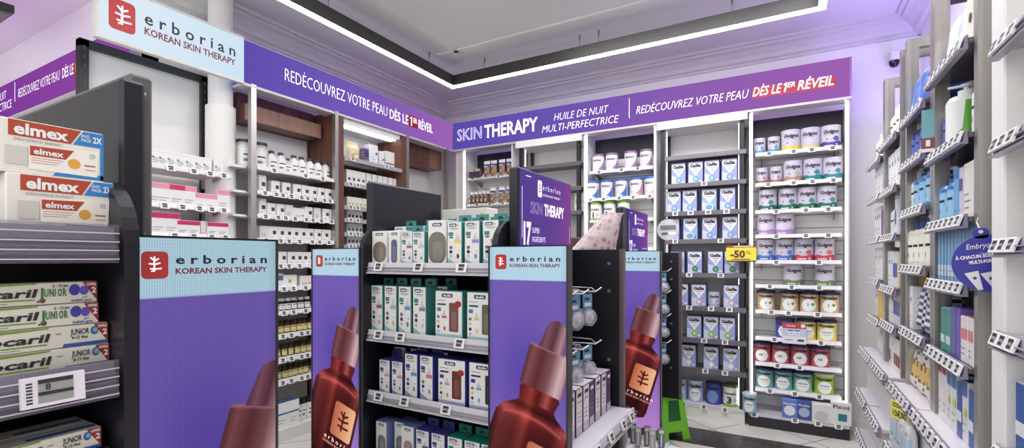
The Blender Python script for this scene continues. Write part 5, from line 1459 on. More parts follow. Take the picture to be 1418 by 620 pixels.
def kids_box(name):
    w, d, h = 0.132, 0.07, 0.081
    m = Mesh(); m.rbox(-w / 2, w / 2, 0, d, 0, h, E_CREAM, 0.0015)
    y = -0.0006
    m.flat([(-w * 0.38, h * 0.69), (w * 0.17, h * 0.69), (w * 0.27, h * 0.985), (-w * 0.38, h * 0.985)], y, E_RED)
    m.flat([(w * 0.19, h * 0.69), (w * 0.495, h * 0.69), (w * 0.495, h * 0.985), (w * 0.29, h * 0.985)], y, E_BLUE)
    m.rect(w * 0.46, w * 0.495, h * 0.02, h * 0.69, y, E_BLUE)
    m.flat([(0.0, h * 0.02), (w * 0.495, h * 0.02), (w * 0.495, h * 0.12), (w * 0.06, h * 0.17)], y, E_BLUE)
    m.text('elmex', -w * 0.335, h * 0.735, h * 0.2, WHITE, y - 0.0005, w=w * 0.48, bold=0.035)
    m.text('DENTIFRICE ENFANT', -w * 0.335, h * 0.605, h * 0.05, GREYINK, y - 0.0005, w=w * 0.43)
    m.text('DUO', w * 0.27, h * 0.86, h * 0.06, WHITE, y - 0.0005, w=w * 0.08, bold=0.02); m.text('PACK', w * 0.27, h * 0.78, h * 0.06, WHITE, y - 0.0005, w=w * 0.1, bold=0.02)
    m.text('2X', w * 0.385, h * 0.78, h * 0.12, WHITE, y - 0.0005, w=w * 0.09, bold=0.03)
    # printed tube
    m.rect(-w * 0.4, -w * 0.22, h * 0.16, h * 0.5, y - 0.0003, mat((206, 202, 194), 0.4))
    m.flat([(-w * 0.21, h * 0.1), (w * 0.43, h * 0.08), (w * 0.45, h * 0.62), (-w * 0.21, h * 0.55)], y - 0.0003, mat((240, 236, 228), 0.4))
    m.flat([(-w * 0.2, h * 0.36), (w * 0.12, h * 0.36), (w * 0.2, h * 0.56), (-w * 0.2, h * 0.54)], y - 0.0005, E_RED)
    m.text('elmex', -w * 0.17, h * 0.395, h * 0.11, WHITE, y - 0.001, w=w * 0.27, bold=0.03)
    for k in range(3):
        m.rect(-w * 0.19, w * (0.1 - 0.03 * k), h * (0.31 - 0.045 * k), h * (0.325 - 0.045 * k), y - 0.0005, mat((206, 150, 130), 0.5))
    m.rect(w * 0.30, w * 0.41, h * 0.28, h * 0.31, y - 0.0006, mat((176, 110, 70), 0.5)); m.rect(w * 0.31, w * 0.41, h * 0.2, h * 0.215, y - 0.0006, GREYINK)
    m.disc(w * 0.38, h * 0.5, h * 0.055, y - 0.0006, mat((196, 200, 200), 0.4)); m.disc(w * 0.2, h * 0.3, h * 0.1, y - 0.0006, mat((226, 164, 66), 0.45))
    return m.build(name)


kb = kids_box('toothpaste_box'); kb.location = (-1.0, 0.318, 1.2965); kb.rotation_euler = (0, 0, FRONT_X)
tag(kb, 'red, white and blue twin-pack toothpaste box in front on the top shelf', 'box', 'red toothpaste twin packs')
k2 = dup(kb); k2.location = (-1.036, 0.315, 1.378); k2.location.x = -1.005; k2.location.y = 0.306
tag(k2, 'red, white and blue twin-pack toothpaste box stacked on another, higher one', 'box', 'red toothpaste twin packs')

F_GREEN = mat((112, 150, 52), 0.45)


def long_box(kind):
    def b(name):
        w, d, h = 0.20, 0.05, 0.034
        m = Mesh(); m.rbox(-w / 2, w / 2, 0, d, 0, h, mat((222, 218, 206), 0.4), 0.0012)
        y = -0.0006
        m.flat([(-w * 0.48, h * 0.78), (w * 0.12, h * 0.93), (w * 0.12, h * 0.99), (-w * 0.48, h * 0.99)], y, F_GREEN)
        m.rect(-w * 0.48, w * 0.11, h * 0.2, h * 0.26, y, F_GREEN)
        m.text('Fluocaril', -w * 0.40, h * 0.36, h * 0.36, INK, y - 0.0004, w=w * 0.515, bold=0.03, shear=0.25)
        m.rect(-w * 0.44, -w * 0.04, h * 0.1, h * 0.13, y, GREYINK)
        red = mat((150, 38, 36), 0.4)
        m.flat([(w * 0.40, h * 0.99), (w * 0.495, h * 0.99), (w * 0.495, h * 0.08)], y - 0.0003, red)
        m.text('OFFRE', w * 0.425, h * 0.8, h * 0.12, WHITE, y - 0.0007, w=w * 0.062, bold=0.03); m.text('2', w * 0.458, h * 0.45, h * 0.26, WHITE, y - 0.0007, bold=0.03)
        if kind == 'gum':
            cols = [(196, 120, 40), (70, 140, 70), (150, 60, 60), (90, 130, 60), (70, 120, 80), (60, 130, 90)]
            for q, ch in enumerate('JUNIOR'):
                m.text(ch, w * (0.135 + 0.0305 * q + (-0.012 if q > 3 else 0)), h * (0.36 if q else 0.3), h * (0.34 if q else 0.45), mat((60, 116, 72) if q % 2 == 0 else cols[q], 0.5), y - 0.0004, w=w * 0.026 if ch != 'I' else w * 0.007, bold=0.04)
            m.text('6 - 12 ans', w * 0.215, h * 0.78, h * 0.12, INK, y - 0.0004, w=w * 0.095, bold=0.03)
            pur = mat((72, 62, 158), 0.4)
            m.disc(w * 0.35, h * 0.62, w * 0.036, y - 0.0003, pur, 16, h * 0.27); m.disc(w * 0.41, h * 0.58, w * 0.03, y - 0.0005, mat((92, 84, 178), 0.4), 16, h * 0.22)
            m.disc(w * 0.155, h * 0.18, w * 0.018, y - 0.0003, mat((130, 40, 50), 0.4)); m.disc(w * 0.13, h * 0.14, w * 0.008, y - 0.0003, mat((130, 40, 50), 0.4))
            m.text('gel', w * 0.40, h * 0.22, h * 0.1, pur, y - 0.0004, w=w * 0.03); m.text('bubble gum', w * 0.33, h * 0.06, h * 0.12, pur, y - 0.0004, w=w * 0.13, bold=0.02)
        else:
            m.text('JUNiOR', w * 0.25, h * 0.56, h * 0.27, INK, y - 0.0004, w=w * 0.12, bold=0.02); m.text('6-12 Ans', w * 0.26, h * 0.36, h * 0.14, INK, y - 0.0004, w=w * 0.1, bold=0.03)
            m.disc(w * 0.405, h * 0.68, w * 0.026, y - 0.0003, mat((50, 96, 150), 0.35), 16, h * 0.2); m.disc(w * 0.41, h * 0.7, w * 0.017, y - 0.0005, mat((120, 168, 206), 0.35), 14, h * 0.12)
            m.flat([(w * 0.20, 0.0005), (w * 0.495, 0.0005), (w * 0.495, h * 0.17), (w * 0.21, h * 0.17)], y - 0.0002, mat((44, 86, 160), 0.4))
            m.box(w * 0.06, w * 0.48, 0.012, 0.022, h, h + 0.0006, mat((50, 84, 150), 0.4)); m.text('NaF', w * 0.16, h * 0.62, h * 0.1, INK, y - 0.0004, w=w * 0.035)
        return m.build(name)
    return b


lg = long_box('gum')('toothpaste_box'); lb_ = long_box('blue')('toothpaste_box')
for o, (x, y, z), lab in ((lb_, (-0.995, 0.276, 1.0725), 'long green and blue toothpaste carton, lowest of the four on the shelf'),
                          (dup(lb_), (-0.997, 0.275, 1.1075), 'long green and blue toothpaste carton, second from the bottom of four'),
                          (lg, (-1.000, 0.263, 1.1425), 'long toothpaste carton with purple dots, third from the bottom of four'),
                          (dup(lg), (-1.002, 0.262, 1.1775), 'long toothpaste carton with purple dots on top of the four')):
    o.location = (x, y, z); o.rotation_euler = (0, 0, FRONT_X); tag(o, lab, 'box', 'long green toothpaste cartons')
for k, lab in enumerate(('green and blue toothpaste carton, front of two at the bottom left corner', 'green and blue toothpaste carton, rear of two at the bottom left corner')):
    o = dup(lb_); o.location = (-0.995 - 0.052 * k, 0.265, 0.9355); o.rotation_euler = (0, 0, FRONT_X); tag(o, lab, 'box', 'long green toothpaste cartons')
shz = tag(empty('display_shelf', (-0.945, 0.075, 0), FRONT_X), 'dark lower shelf carrying two toothpaste cartons at bottom left', 'shelf')
m = Mesh(); m.box(-0.297, 0.297, 0.04, 0.39, 0.92, 0.935, M_DARK); m.build('board', shz)

# ---------------------------------------------------------------- baby bottle boxes
D_WHITE = mat((236, 235, 232), 0.4)


def bottle_box(side, band, h=0.185, w=0.066, deco=(150, 140, 170), tab=True):
    def b(name):
        d = 0.07
        m = Mesh(); m.rbox(-w / 2, w / 2, 0, d, 0, h, mat(side, 0.4), 0.002)
        y = -0.0006
        m.rect(-w / 2 + 0.002, w / 2 - 0.002, 0.002, h - 0.002, y, D_WHITE)
        m.flat([(-w / 2 + 0.002, 0.002), (w / 2 - 0.002, 0.002), (w * 0.1, h * 0.03), (-w / 2 + 0.002, h * 0.16)], y - 0.0003, mat(tuple(int(120 + 0.5 * c) for c in side), 0.4))
        m.flat(rrect(-w * 0.36, w * 0.14, h * 0.875, h * 0.955, h * 0.03), y - 0.0004, NAVY)
        m.text('dodie', -w * 0.11, h * 0.893, h * 0.05, WHITE, y - 0.0008, w=w * 0.38, align='c', bold=0.04)
        m.disc(w * 0.24, h * 0.915, w * 0.1, y - 0.0004, mat((206, 204, 210), 0.4), 10, h * 0.035)
        m.rect(-w * 0.36, w * 0.3, h * 0.835, h * 0.845, y - 0.0004, INK); m.rect(-w * 0.2, w * 0.2, h * 0.81, h * 0.818, y - 0.0004, GREYINK)
        m.flat(rrect(-w * 0.4, -w * 0.08, h * 0.665, h * 0.755, 0.003), y - 0.0004, mat(side, 0.4)); m.flat(rrect(-w * 0.36, -w * 0.08, h * 0.615, h * 0.65, 0.003), y - 0.0004, mat(tuple(int(c * 0.7) for c in side), 0.4))
        # drawn feeding bottle with coloured collar
        gl = mat((206, 206, 208), 0.4)
        m.flat([(w * 0.02, h * 0.56), (w * 0.42, h * 0.56), (w * 0.34, h * 0.62), (w * 0.26, h * 0.68), (w * 0.26, h * 0.73), (w * 0.18, h * 0.73), (w * 0.18, h * 0.68), (w * 0.1, h * 0.62)], y - 0.0004, gl)
        m.rect(w * 0.0, w * 0.44, h * 0.50, h * 0.575, y - 0.0006, mat(band, 0.4))
        m.rect(w * 0.035, w * 0.045, h * 0.08, h * 0.5, y - 0.0004, gl)
        for zz, c in ((0.40, (120, 106, 130)), (0.30, (52, 50, 84)), (0.20, (196, 192, 198))):
            m.disc(-w * 0.24, h * zz, w * 0.115, y - 0.0004, mat(c, 0.4), 12, h * 0.042)
        m.disc(w * 0.24, h * 0.2, w * 0.1, y - 0.0004, mat(deco, 0.4), 7, h * 0.06); m.disc(w * 0.3, h * 0.32, w * 0.05, y - 0.0004, mat(band, 0.4), 6, h * 0.018)
        o = m.build(name)
        if tab:
            t = Mesh(); tm = mat(side, 0.4)
            t.box(-w * 0.42, w * 0.42, d * 0.95, d, h, h + 0.028, tm)
            t.flat([(-w * 0.2, h + 0.008), (w * 0.2, h + 0.008), (w * 0.14, h + 0.015), (0, h + 0.02), (-w * 0.14, h + 0.015)], d * 0.95 - 0.0005, INK)
            t.build('hang_tab', o)
        return o
    return b


def window_box(side, w, h, win, pic, band, badge=None, wide=True):
    """carton with a clear window: win = (x0, x1, z0, z1) as shares"""
    def b(name):
        d = 0.075
        m = Mesh(); m.rbox(-w / 2, w / 2, 0, d, 0, h, mat(side, 0.4), 0.002)
        y = -0.0006
        m.rect(-w / 2 + 0.002, w / 2 - 0.002, 0.002, h - 0.002, y, D_WHITE)
        m.rect(-w / 2 + 0.002, w / 2 - 0.002, 0.002, h * 0.08, y - 0.0002, mat(tuple(int(140 + 0.45 * c) for c in side), 0.4))
        bw = min(w * 0.5, 0.05)
        cx = -w * 0.05 if wide else 0.0
        m.flat(rrect(cx - bw / 2, cx + bw / 2, h * 0.86, h * 0.94, h * 0.03), y - 0.0004, NAVY)
        m.text('dodie', cx, h * 0.88, h * 0.045, WHITE, y - 0.0008, w=bw * 0.74, align='c', bold=0.04)
        x0, x1, z0, z1 = win[0] * w, win[1] * w, win[2] * h, win[3] * h
        r = (x1 - x0) * (0.12 if wide else 0.45)
        m.flat(rrect(x0, x1, z0, z1, r), y - 0.0004, mat(pic, 0.15))
        m.flat(rrect(x0 + (x1 - x0) * 0.25, x1 - (x1 - x0) * 0.2, z0 + (z1 - z0) * 0.08, z1 - (z1 - z0) * 0.3, (x1 - x0) * 0.2), y - 0.0006, mat(tuple(int(40 + c * 0.8) for c in pic), 0.12))
        if wide:
            m.rect(-w * 0.42, -w * 0.12, h * 0.79, h * 0.8, y - 0.0004, INK); m.rect(-w * 0.42, -w * 0.1, h * 0.69, h * 0.73, y - 0.0004, mat(tuple(int(c * 0.7) for c in side), 0.4))
            m.flat(rrect(-w * 0.43, -w * 0.28, h * 0.56, h * 0.64, 0.003), y - 0.0004, mat(side, 0.4))
            m.flat([(-w * 0.24, h * 0.46), (-w * 0.08, h * 0.46), (-w * 0.14, h * 0.58), (-w * 0.18, h * 0.58)], y - 0.0004, mat((206, 206, 208), 0.4))
            m.rect(-w * 0.25, -w * 0.07, h * 0.42, h * 0.46, y - 0.0006, mat(band, 0.4))
            for zz, c in ((0.44, (120, 110, 130)), (0.34, (226, 200, 90)), (0.23, (52, 50, 110)), (0.13, (196, 192, 198))):
                m.disc(-w * 0.38, h * zz, w * 0.05, y - 0.0004, mat(c, 0.4), 12, h * 0.036)
            m.disc(-w * 0.15, h * 0.2, w * 0.04, y - 0.0004, mat(band, 0.4), 7, h * 0.05)
        if badge:
            m.flat(circ(x1 - 0.002, z1 - 0.004, w * 0.12, 12, h * 0.07), y - 0.0008, mat(badge, 0.4))
        return m.build(name)
    return b


TEALC, BLUEC, PALEB = (64, 138, 138), (58, 62, 142), (112, 128, 180)
BB = {
    'a': (window_box((226, 224, 220), 0.083, 0.135, (-0.42, 0.46, 0.06, 0.68), (126, 112, 98), (150, 150, 150), wide=False), 'white box with round brown window'),
    'b': (window_box((228, 226, 224), 0.064, 0.135, (-0.26, 0.24, 0.04, 0.74), (92, 90, 132), (100, 100, 160), wide=False), 'slim white box with arched violet window'),
    'c': (bottle_box(TEALC, (190, 84, 120), 0.128, 0.06), 'short teal-sided box with pink collar'),
    'd': (bottle_box(TEALC, (180, 206, 206), 0.128, 0.06), 'short teal-sided box with pale collar'),
    'e': (window_box((214, 212, 206), 0.088, 0.168, (-0.46, 0.48, 0.02, 0.74), (122, 116, 104), (100, 100, 160), wide=False), 'tall box with big grey-brown window'),
    'f': (bottle_box(TEALC, (226, 214, 100), 0.16, 0.066, (70, 70, 90)), 'teal-sided box with yellow collar'),
    'g': (bottle_box(TEALC, (140, 146, 196), 0.16, 0.066), 'teal-sided box with lavender collar'),
    'h': (window_box((60, 120, 126), 0.024, 0.16, (-0.4, 0.4, 0.05, 0.7), (60, 84, 96), (60, 60, 60), wide=False), 'narrow dark teal box'),
    'i': (bottle_box(TEALC, (206, 100, 100), 0.16, 0.066), 'teal-sided box with red collar'),
    'j': (bottle_box(TEALC, (150, 98, 92), 0.186, 0.065, (196, 170, 130)), 'teal-sided box with brown collar'),
    'k': (bottle_box(TEALC, (150, 190, 172), 0.186, 0.065, (206, 180, 120)), 'teal-sided box with pale green collar'),
    'l': (bottle_box(TEALC, (90, 144, 190), 0.186, 0.065, (90, 130, 160)), 'teal-sided box with blue collar'),
    'm': (bottle_box(TEALC, (132, 134, 186), 0.186, 0.065, (200, 196, 204)), 'teal-sided box with violet collar'),
    'n': (window_box(TEALC, 0.125, 0.175, (0.02, 0.36, 0.14, 0.75), (126, 88, 84), (206, 70, 80), (166, 52, 50)), 'wide teal box with red badge and window'),
    'o': (window_box(TEALC, 0.125, 0.175, (0.02, 0.36, 0.14, 0.75), (112, 110, 90), (216, 206, 90)), 'wide teal box with yellow-grey window'),
    'p': (bottle_box(BLUEC, (206, 160, 156), 0.132, 0.058), 'short blue-sided box with pink collar'),
    'q': (bottle_box(BLUEC, (196, 150, 150), 0.132, 0.058), 'short blue-sided box with dusky collar'),
    'r': (bottle_box(BLUEC, (84, 150, 206), 0.17, 0.064), 'tall blue-sided box with sky-blue collar'),
    's': (bottle_box(BLUEC, (206, 120, 130), 0.17, 0.064), 'tall blue-sided box with rose collar'),
    't': (window_box(BLUEC, 0.125, 0.168, (0.02, 0.36, 0.14, 0.75), (112, 62, 56), (200, 140, 130), (156, 60, 44)), 'wide blue box with brown window and badge'),
    'u': (window_box(BLUEC, 0.125, 0.168, (0.06, 0.40, 0.14, 0.75), (58, 62, 74), (96, 160, 206)), 'wide blue box with dark window'),
    'v': (window_box(PALEB, 0.06, 0.135, (-0.3, 0.4, 0.04, 0.6), (110, 122, 126), (100, 140, 190), wide=False), 'pale blue topped box with grey window'),
    'w': (window_box(PALEB, 0.064, 0.14, (-0.3, 0.4, 0.04, 0.6), (160, 140, 128), (160, 130, 120), wide=False), 'pale blue topped box with beige window'),
    'x': (bottle_box(BLUEC, (90, 90, 170), 0.137, 0.064), 'dark blue topped box'),
    'y': (bottle_box((30, 128, 108), (140, 90, 150), 0.137, 0.068), 'green topped box'),
}
BPROTO = {}


def put_bb(k, loc, label, grp):
    fn, desc = BB[k]
    o = dup(BPROTO[k]) if k in BPROTO else fn('baby_bottle_box')
    BPROTO.setdefault(k, o)
    o.location = loc
    tag(o, label, 'box', grp)
    return o


def bb_row(z, y, shelfname, items):
    tot = {}
    for k, x, dz, dy in items:
        tot[k] = tot.get(k, 0) + 1
    seen = {}
    for k, x, dz, dy in items:
        q = seen.get(k, 0); seen[k] = q + 1
        put_bb(k, (x, y + dy, z + dz), BB[k][1] + (', ' + ORD[q] + ' from left' if tot[k] > 1 else '') + ', on the ' + shelfname, 'baby bottle boxes on the gondola')


# x positions on the shelves (front faces at y = 1.45)
bb_row(1.2245, 1.448, 'top baby bottle shelf', [('a', -1.440, 0, 0), ('b', -1.359, 0, 0), ('c', -1.294, 0, 0), ('d', -1.234, 0, 0), ('e', -1.147, 0, 0.004), ('f', -1.063, 0, 0), ('g', -0.985, 0, 0), ('h', -0.935, 0, 0.01), ('i', -0.905, 0, 0)])
bb_row(0.9525, 1.448, 'second baby bottle shelf', [('j', -1.455, 0, 0), ('k', -1.380, 0, 0), ('l', -1.305, 0, 0), ('m', -1.230, 0, 0), ('n', -1.09, 0, 0), ('o', -0.945, 0, 0)])
bb_row(0.7065, 1.448, 'third baby bottle shelf', [('p', -1.412, 0, 0), ('q', -1.344, 0, 0), ('r', -1.272, 0, 0), ('s', -1.196, 0, 0), ('t', -1.077, 0, 0), ('u', -0.936, 0, 0)])
bb_row(0.4505, 1.448, 'bottom baby bottle shelf', [('v', -1.430, 0, 0), ('v', -1.358, 0.0, 0.03), ('w', -1.29, 0, 0), ('x', -1.215, 0, 0), ('x', -1.14, 0, 0), ('y', -1.062, 0, 0), ('y', -0.985, 0, 0), ('y', -0.912, 0, 0)])


def second_row(z, items, shelfname, y=1.56):
    for n, (k, x, dz) in enumerate(items):
        put_bb(k, (x, y, z + dz), BB[k][1] + ', ' + ORD[n] + ' from left behind the front row, ' + shelfname, 'baby bottle boxes behind the front row')


second_row(1.2245, [('f', -1.43, 0.0), ('f', -1.315, 0), ('f', -1.22, 0), ('f', -1.08, 0), ('f', -0.99, 0.0), ('f', -0.91, 0.0)], 'top shelf')
second_row(0.9525, [('l', -1.46, 0.0), ('l', -1.37, 0), ('l', -1.28, 0), ('l', -1.19, 0)], 'second shelf', 1.53)
second_row(0.7065, [('r', -1.41, 0), ('r', -1.32, 0), ('s', -1.19, 0)], 'third shelf', 1.535)
# teal cartons and a wide printed box standing on top of the island
b = carton(0.075, 0.08, 0.115, (30, 128, 124), lines=1, accent=(0.0, 0.75, 0.012, (210, 226, 222)))('baby_bottle_carton')
for n, (x, y) in enumerate(((-1.29, 1.93), (-1.19, 1.93), (-1.09, 1.93), (-0.99, 1.93))):
    o = b if n == 0 else dup(b)
    o.location = (x, y, 1.2705)
    tag(o, 'teal carton on top of the gondola behind baby bottles, %s from left' % ORD[n], 'box', 'teal cartons on top of the gondola')
m = Mesh(); w, h = 0.26, 0.215
m.rbox(-w / 2, w / 2, 0, 0.10, 0, h, mat((226, 224, 216), 0.45), 0.002)
for k in range(4):
    m.disc(-0.08 + 0.045 * k, 0.06, 0.011, -0.0007, mat((190, 190, 182), 0.5), 12)
for k in range(3):
    m.flat([(-0.10 + 0.04 * k, 0.14), (-0.075 + 0.04 * k, 0.14), (-0.087 + 0.04 * k, 0.175)], -0.0007, mat((120, 122, 122), 0.5))
m.rect(-0.11, 0.10, 0.095, 0.098, -0.0007, mat((180, 180, 176), 0.5)); m.rect(0.0, 0.09, 0.15, 0.155, -0.0007, mat((180, 180, 176), 0.5)); m.disc(0.105, 0.185, 0.01, -0.0007, mat((196, 214, 120), 0.5))
o = m.build('printed_carton', None, (-1.34, 1.90, 1.2705)); tag(o, 'wide cream printed carton behind the baby bottles, before dark panel', 'box')
m = Mesh(); m.rbox(-0.14, 0.14, 0, 0.12, 0, 0.155, mat((232, 230, 226), 0.45), 0.002); m.rect(-0.10, 0.02, 0.10, 0.11, -0.0007, mat((190, 206, 180), 0.5)); m.rect(-0.10, 0.10, 0.05, 0.055, -0.0007, mat((200, 198, 194), 0.5))
o = m.build('printed_carton', None, (-1.16, 2.06, 1.2705)); tag(o, 'pale printed carton standing behind the teal cartons', 'box')

# purple and white cartons on the side shelf, fronts facing +X
def purple_box(w, h, front):
    def b(name):
        d = 0.10; m = Mesh(); m.rbox(-w / 2, w / 2, 0, d, 0, h, mat((78, 36, 104), 0.4), 0.0015)
        y = -0.0006
        m.rect(-w / 2 + 0.002, w / 2 - 0.002, 0.002, h - 0.002, y, mat((222, 218, 214), 0.4) if front else mat((84, 40, 110), 0.4))
        m.rect(-w / 2 + 0.002, w / 2 - 0.002, 0.002, h * 0.2, y - 0.0003, mat((190, 184, 196), 0.4))
        m.rect(-w * 0.3, w * 0.34, h * 0.82, h * 0.9, y - 0.0005, INK if front else WHITE); m.rect(-w * 0.3, w * 0.3, h * 0.7, h * 0.73, y - 0.0005, GREYINK)
        for k in range(3):
            m.rect(-w * 0.3, w * 0.2, h * (0.3 + 0.09 * k), h * (0.32 + 0.09 * k), y - 0.0005, GREYINK)
        m.box(-w / 2 + 0.002, w / 2 - 0.002, 0.002, d - 0.002, h, h + 0.0008, mat((216, 210, 214), 0.4))
        return m.build(name)
    return b


pb = {}
for n, (y, kind) in enumerate(((1.503, 's'), (1.557, 'w'), (1.63, 'w'), (1.70, 'w'), (1.76, 'p'), (1.828, 'w'), (1.90, 'w'), (1.962, 'p'))):
    if kind not in pb:
        pb[kind] = purple_box({'s': 0.046, 'w': 0.06, 'p': 0.05}[kind], {'s': 0.125, 'w': 0.168, 'p': 0.166}[kind], kind != 'p')('breast_pad_box')
        o = pb[kind]
    else:
        o = dup(pb[kind])
    o.location = (-0.645, y, 0.6125); o.rotation_euler = (0, 0, FRONT_X)
    tag(o, '%s purple and white carton from the near end of the side shelf' % ORD[n], 'box', 'purple cartons on the side shelf')

# hooks with hanging soothers on the side peg boards
HOOK = mat((196, 192, 188), 0.25, 0.9)


def soother_pack(name, tint):
    m = Mesh(); m.box(-0.028, 0.028, -0.001, 0.001, -0.06, 0.0, mat(tint, 0.35)); m.rect(-0.02, 0.02, -0.05, -0.035, -0.0016, mat((206, 214, 220), 0.4)); m.rect(-0.02, 0.01, -0.025, -0.015, -0.0016, NAVY)
    o = m.build(name)
    b = Mesh(); cl = mat((206, 206, 212), 0.08, alpha=0.32)
    b.lathe([(0.0, -0.036), (0.02, -0.032), (0.034, -0.018), (0.036, 0.0)], cl, 14); b.T = None
    bo = b.build('blister', o); bo.location = (0, -0.002, -0.095); bo.rotation_euler = (R(90), 0, 0); bo.scale = (1, 1, -1)
    s = Mesh(); s.lathe([(0.022, -0.008), (0.026, -0.004), (0.024, 0.0), (0.008, 0.002), (0.011, 0.014), (0.0, 0.02)], mat((198, 200, 214), 0.35), 14)
    so = s.build('soother', o); so.location = (0, -0.012, -0.095); so.rotation_euler = (R(90), 0, 0)
    return o


sp = soother_pack('soother_pack', (96, 142, 172)); first = True
NAMES = {1.11: 'upper', 0.90: 'lower'}
for z in (1.11, 0.90):
    for n, y in enumerate((1.60, 1.72, 1.86)):
        m = Mesh(); m.rod([(-0.86, y, z), (-0.665, y, z + 0.004), (-0.64, y, z + 0.022)], 0.003, HOOK); m.rod([(-0.86, y + 0.02, z + 0.02), (-0.69, y + 0.02, z + 0.018), (-0.665, y, z + 0.006)], 0.002, HOOK)
        o = m.build('display_hook'); tag(o, '%s wire hook in the %s row of the side peg board' % (ORD[n], NAMES[z]), 'hook', 'wire hooks on the side peg board')
        for q in range(2):
            o = sp if first else dup(sp)
            first = False
            o.location = (-0.70 - 0.045 * q, y, z - 0.006); o.rotation_euler = (0, 0, FRONT_X + R(-20 + 15 * q))
            tag(o, 'soother pack, %s on the %s wire hook of the %s row' % ('front' if q == 0 else 'back', ORD[n], NAMES[z]), 'soother', 'soother packs hung on wire hooks')
for n, z in enumerate((1.16, 1.02, 0.87, 0.70)):
    y = 3.20
    m = Mesh(); m.rod([(-0.86, y, z), (-0.66, y, z + 0.004), (-0.635, y, z + 0.025)], 0.003, HOOK)
    o = m.build('display_hook'); tag(o, 'wire hook on the far dark panel, %s from the top' % ORD[n], 'hook', 'wire hooks on the far dark panel')
    o = dup(sp); o.location = (-0.69, y, z - 0.006); o.rotation_euler = (0, 0, FRONT_X + R(-30)); o.scale = (1.15, 1.15, 1.0)
    tag(o, 'soother pack on the far dark panel, %s from the top' % ORD[n], 'soother', 'soother packs on the far dark panel')
# clear packs hanging below the farther screen
for n in range(8):
    m = Mesh(); m.rbox(-0.017, 0.017, 0, 0.012, 0, 0.115, mat(((150, 148, 156), (120, 118, 128), (176, 174, 176), (104, 112, 140))[n % 4], 0.25), 0.003)
    m.rect(-0.012, 0.012, 0.085, 0.105, -0.0006, mat((214, 212, 214), 0.4)); m.rect(-0.004, 0.004, 0.015, 0.08, -0.0006, mat((214, 214, 222), 0.3))
    o = m.build('toothbrush_pack', None, (-0.842 + 0.038 * n, 2.60 + 0.04 * (n % 2), 0.2255)); o.rotation_euler = (0, 0, R(15))
    tag(o, 'grey blister pack standing under the farther screen, %s from left' % ORD[n], 'pack', 'grey blister packs under the farther screen')
# on the island top: floral wash bag, brown box, clear hanging disc
def blob_bag(name):
    m = Mesh(); n = 14
    prof = [(0.0, 0.105, 0.05), (0.03, 0.10, 0.055), (0.09, 0.08, 0.05), (0.15, 0.06, 0.035), (0.19, 0.05, 0.02), (0.205, 0.055, 0.012)]
    rings = []
    for k, (z, rx, ry) in enumerate(prof):
        rings.append([(rx * math.cos(2 * PI * j / n) * (1 + 0.06 * math.sin(5 * j + k)) + 0.55 * z, ry * math.sin(2 * PI * j / n) * (1 + 0.1 * math.sin(3 * j + 2 * k)), z) for j in range(n)])
    fl = node_mat('floral_cloth', _floral)
    for k in range(len(prof) - 1):
        m.add(rings[k] + rings[k + 1], [(j, (j + 1) % n, n + (j + 1) % n, n + j) for j in range(n)], fl, True)
    m.add(rings[-1], [tuple(range(n))], fl); m.add(rings[0], [tuple(range(n))[::-1]], fl)
    return m.build(name)


def _floral(nt, b, N, K):
    tc = N('TexCoord'); v = N('TexVoronoi'); v.inputs['Scale'].default_value = 32
    r = N('ValToRGB'); ramp(r, [(0.15, L4(160, 122, 132)), (0.35, L4(190, 164, 170)), (0.6, L4(208, 192, 192))])
    K(tc.outputs['Object'], v.inputs['Vector']); K(v.outputs['Distance'], r.inputs[0]); K(r.outputs[0], b.inputs['Base Color']); b.inputs['Roughness'].default_value = 0.7


o = blob_bag('wash_bag'); o.location = (-0.86, 2.34, 1.2705); o.rotation_euler = (0, 0, R(15)); tag(o, 'pink floral cloth bag leaning by the small purple panel', 'bag')
o = dup(o); o.location = (-0.93, 2.42, 1.2705); o.scale = (0.9, 0.9, 0.8); tag(o, 'pale floral cloth bag behind the pink one', 'bag')
m = Mesh(); m.rbox(-0.12, 0.12, -0.06, 0.06, 0, 0.105, M_WOOD, 0.003); m.box(-0.11, 0.11, -0.05, 0.05, 0.105, 0.107, M_BLACK)
o = m.build('wooden_crate', None, (-1.12, 2.85, 1.2705)); tag(o, 'low brown wooden box on top of the island beside floral bags', 'box')
m = Mesh(); n = 24
m.add([(0.072 * math.cos(2 * PI * k / n), 0, 0.072 * math.sin(2 * PI * k / n)) for k in range(n)] + [(0.072 * math.cos(2 * PI * k / n), 0.002, 0.072 * math.sin(2 * PI * k / n)) for k in range(n)],
      [tuple(range(n)), tuple(range(n, 2 * n))[::-1]] + [(k, (k + 1) % n, n + (k + 1) % n, n + k) for k in range(n)], mat((226, 224, 226), 0.15, alpha=0.55))
m.rect(-0.05, 0.055, -0.002, 0.03, -0.001, mat((120, 116, 118), 0.5, alpha=0.8)); m.rect(-0.04, 0.0, -0.035, -0.018, -0.001, mat((96, 100, 120), 0.5)); m.rect(0.005, 0.05, -0.035, -0.018, -0.001, WHITE)
o = m.build('hanging_sign'); o.location = (-0.694, 3.375, 1.442)
m = Mesh(); m.rod([(0, 0.003, -0.07), (0, 0.006, -0.155)], 0.004, mat((226, 226, 228), 0.2)); m.build('stem', o)
tag(o, 'round clear sign on a stem above the far dark panel', 'sign')

# green folding step stool on the floor
gs = tag(empty('step_stool', (-0.725, 3.49, 0), R(48)), 'bright green plastic step stool on the floor by the far dark panel', 'stool')
GR = mat((118, 196, 48), 0.35); GRD = mat((34, 104, 58), 0.4)
m = Mesh(); m.rbox(-0.085, 0.085, -0.075, 0.075, 0.29, 0.315, GR, 0.006); m.build('seat', gs)


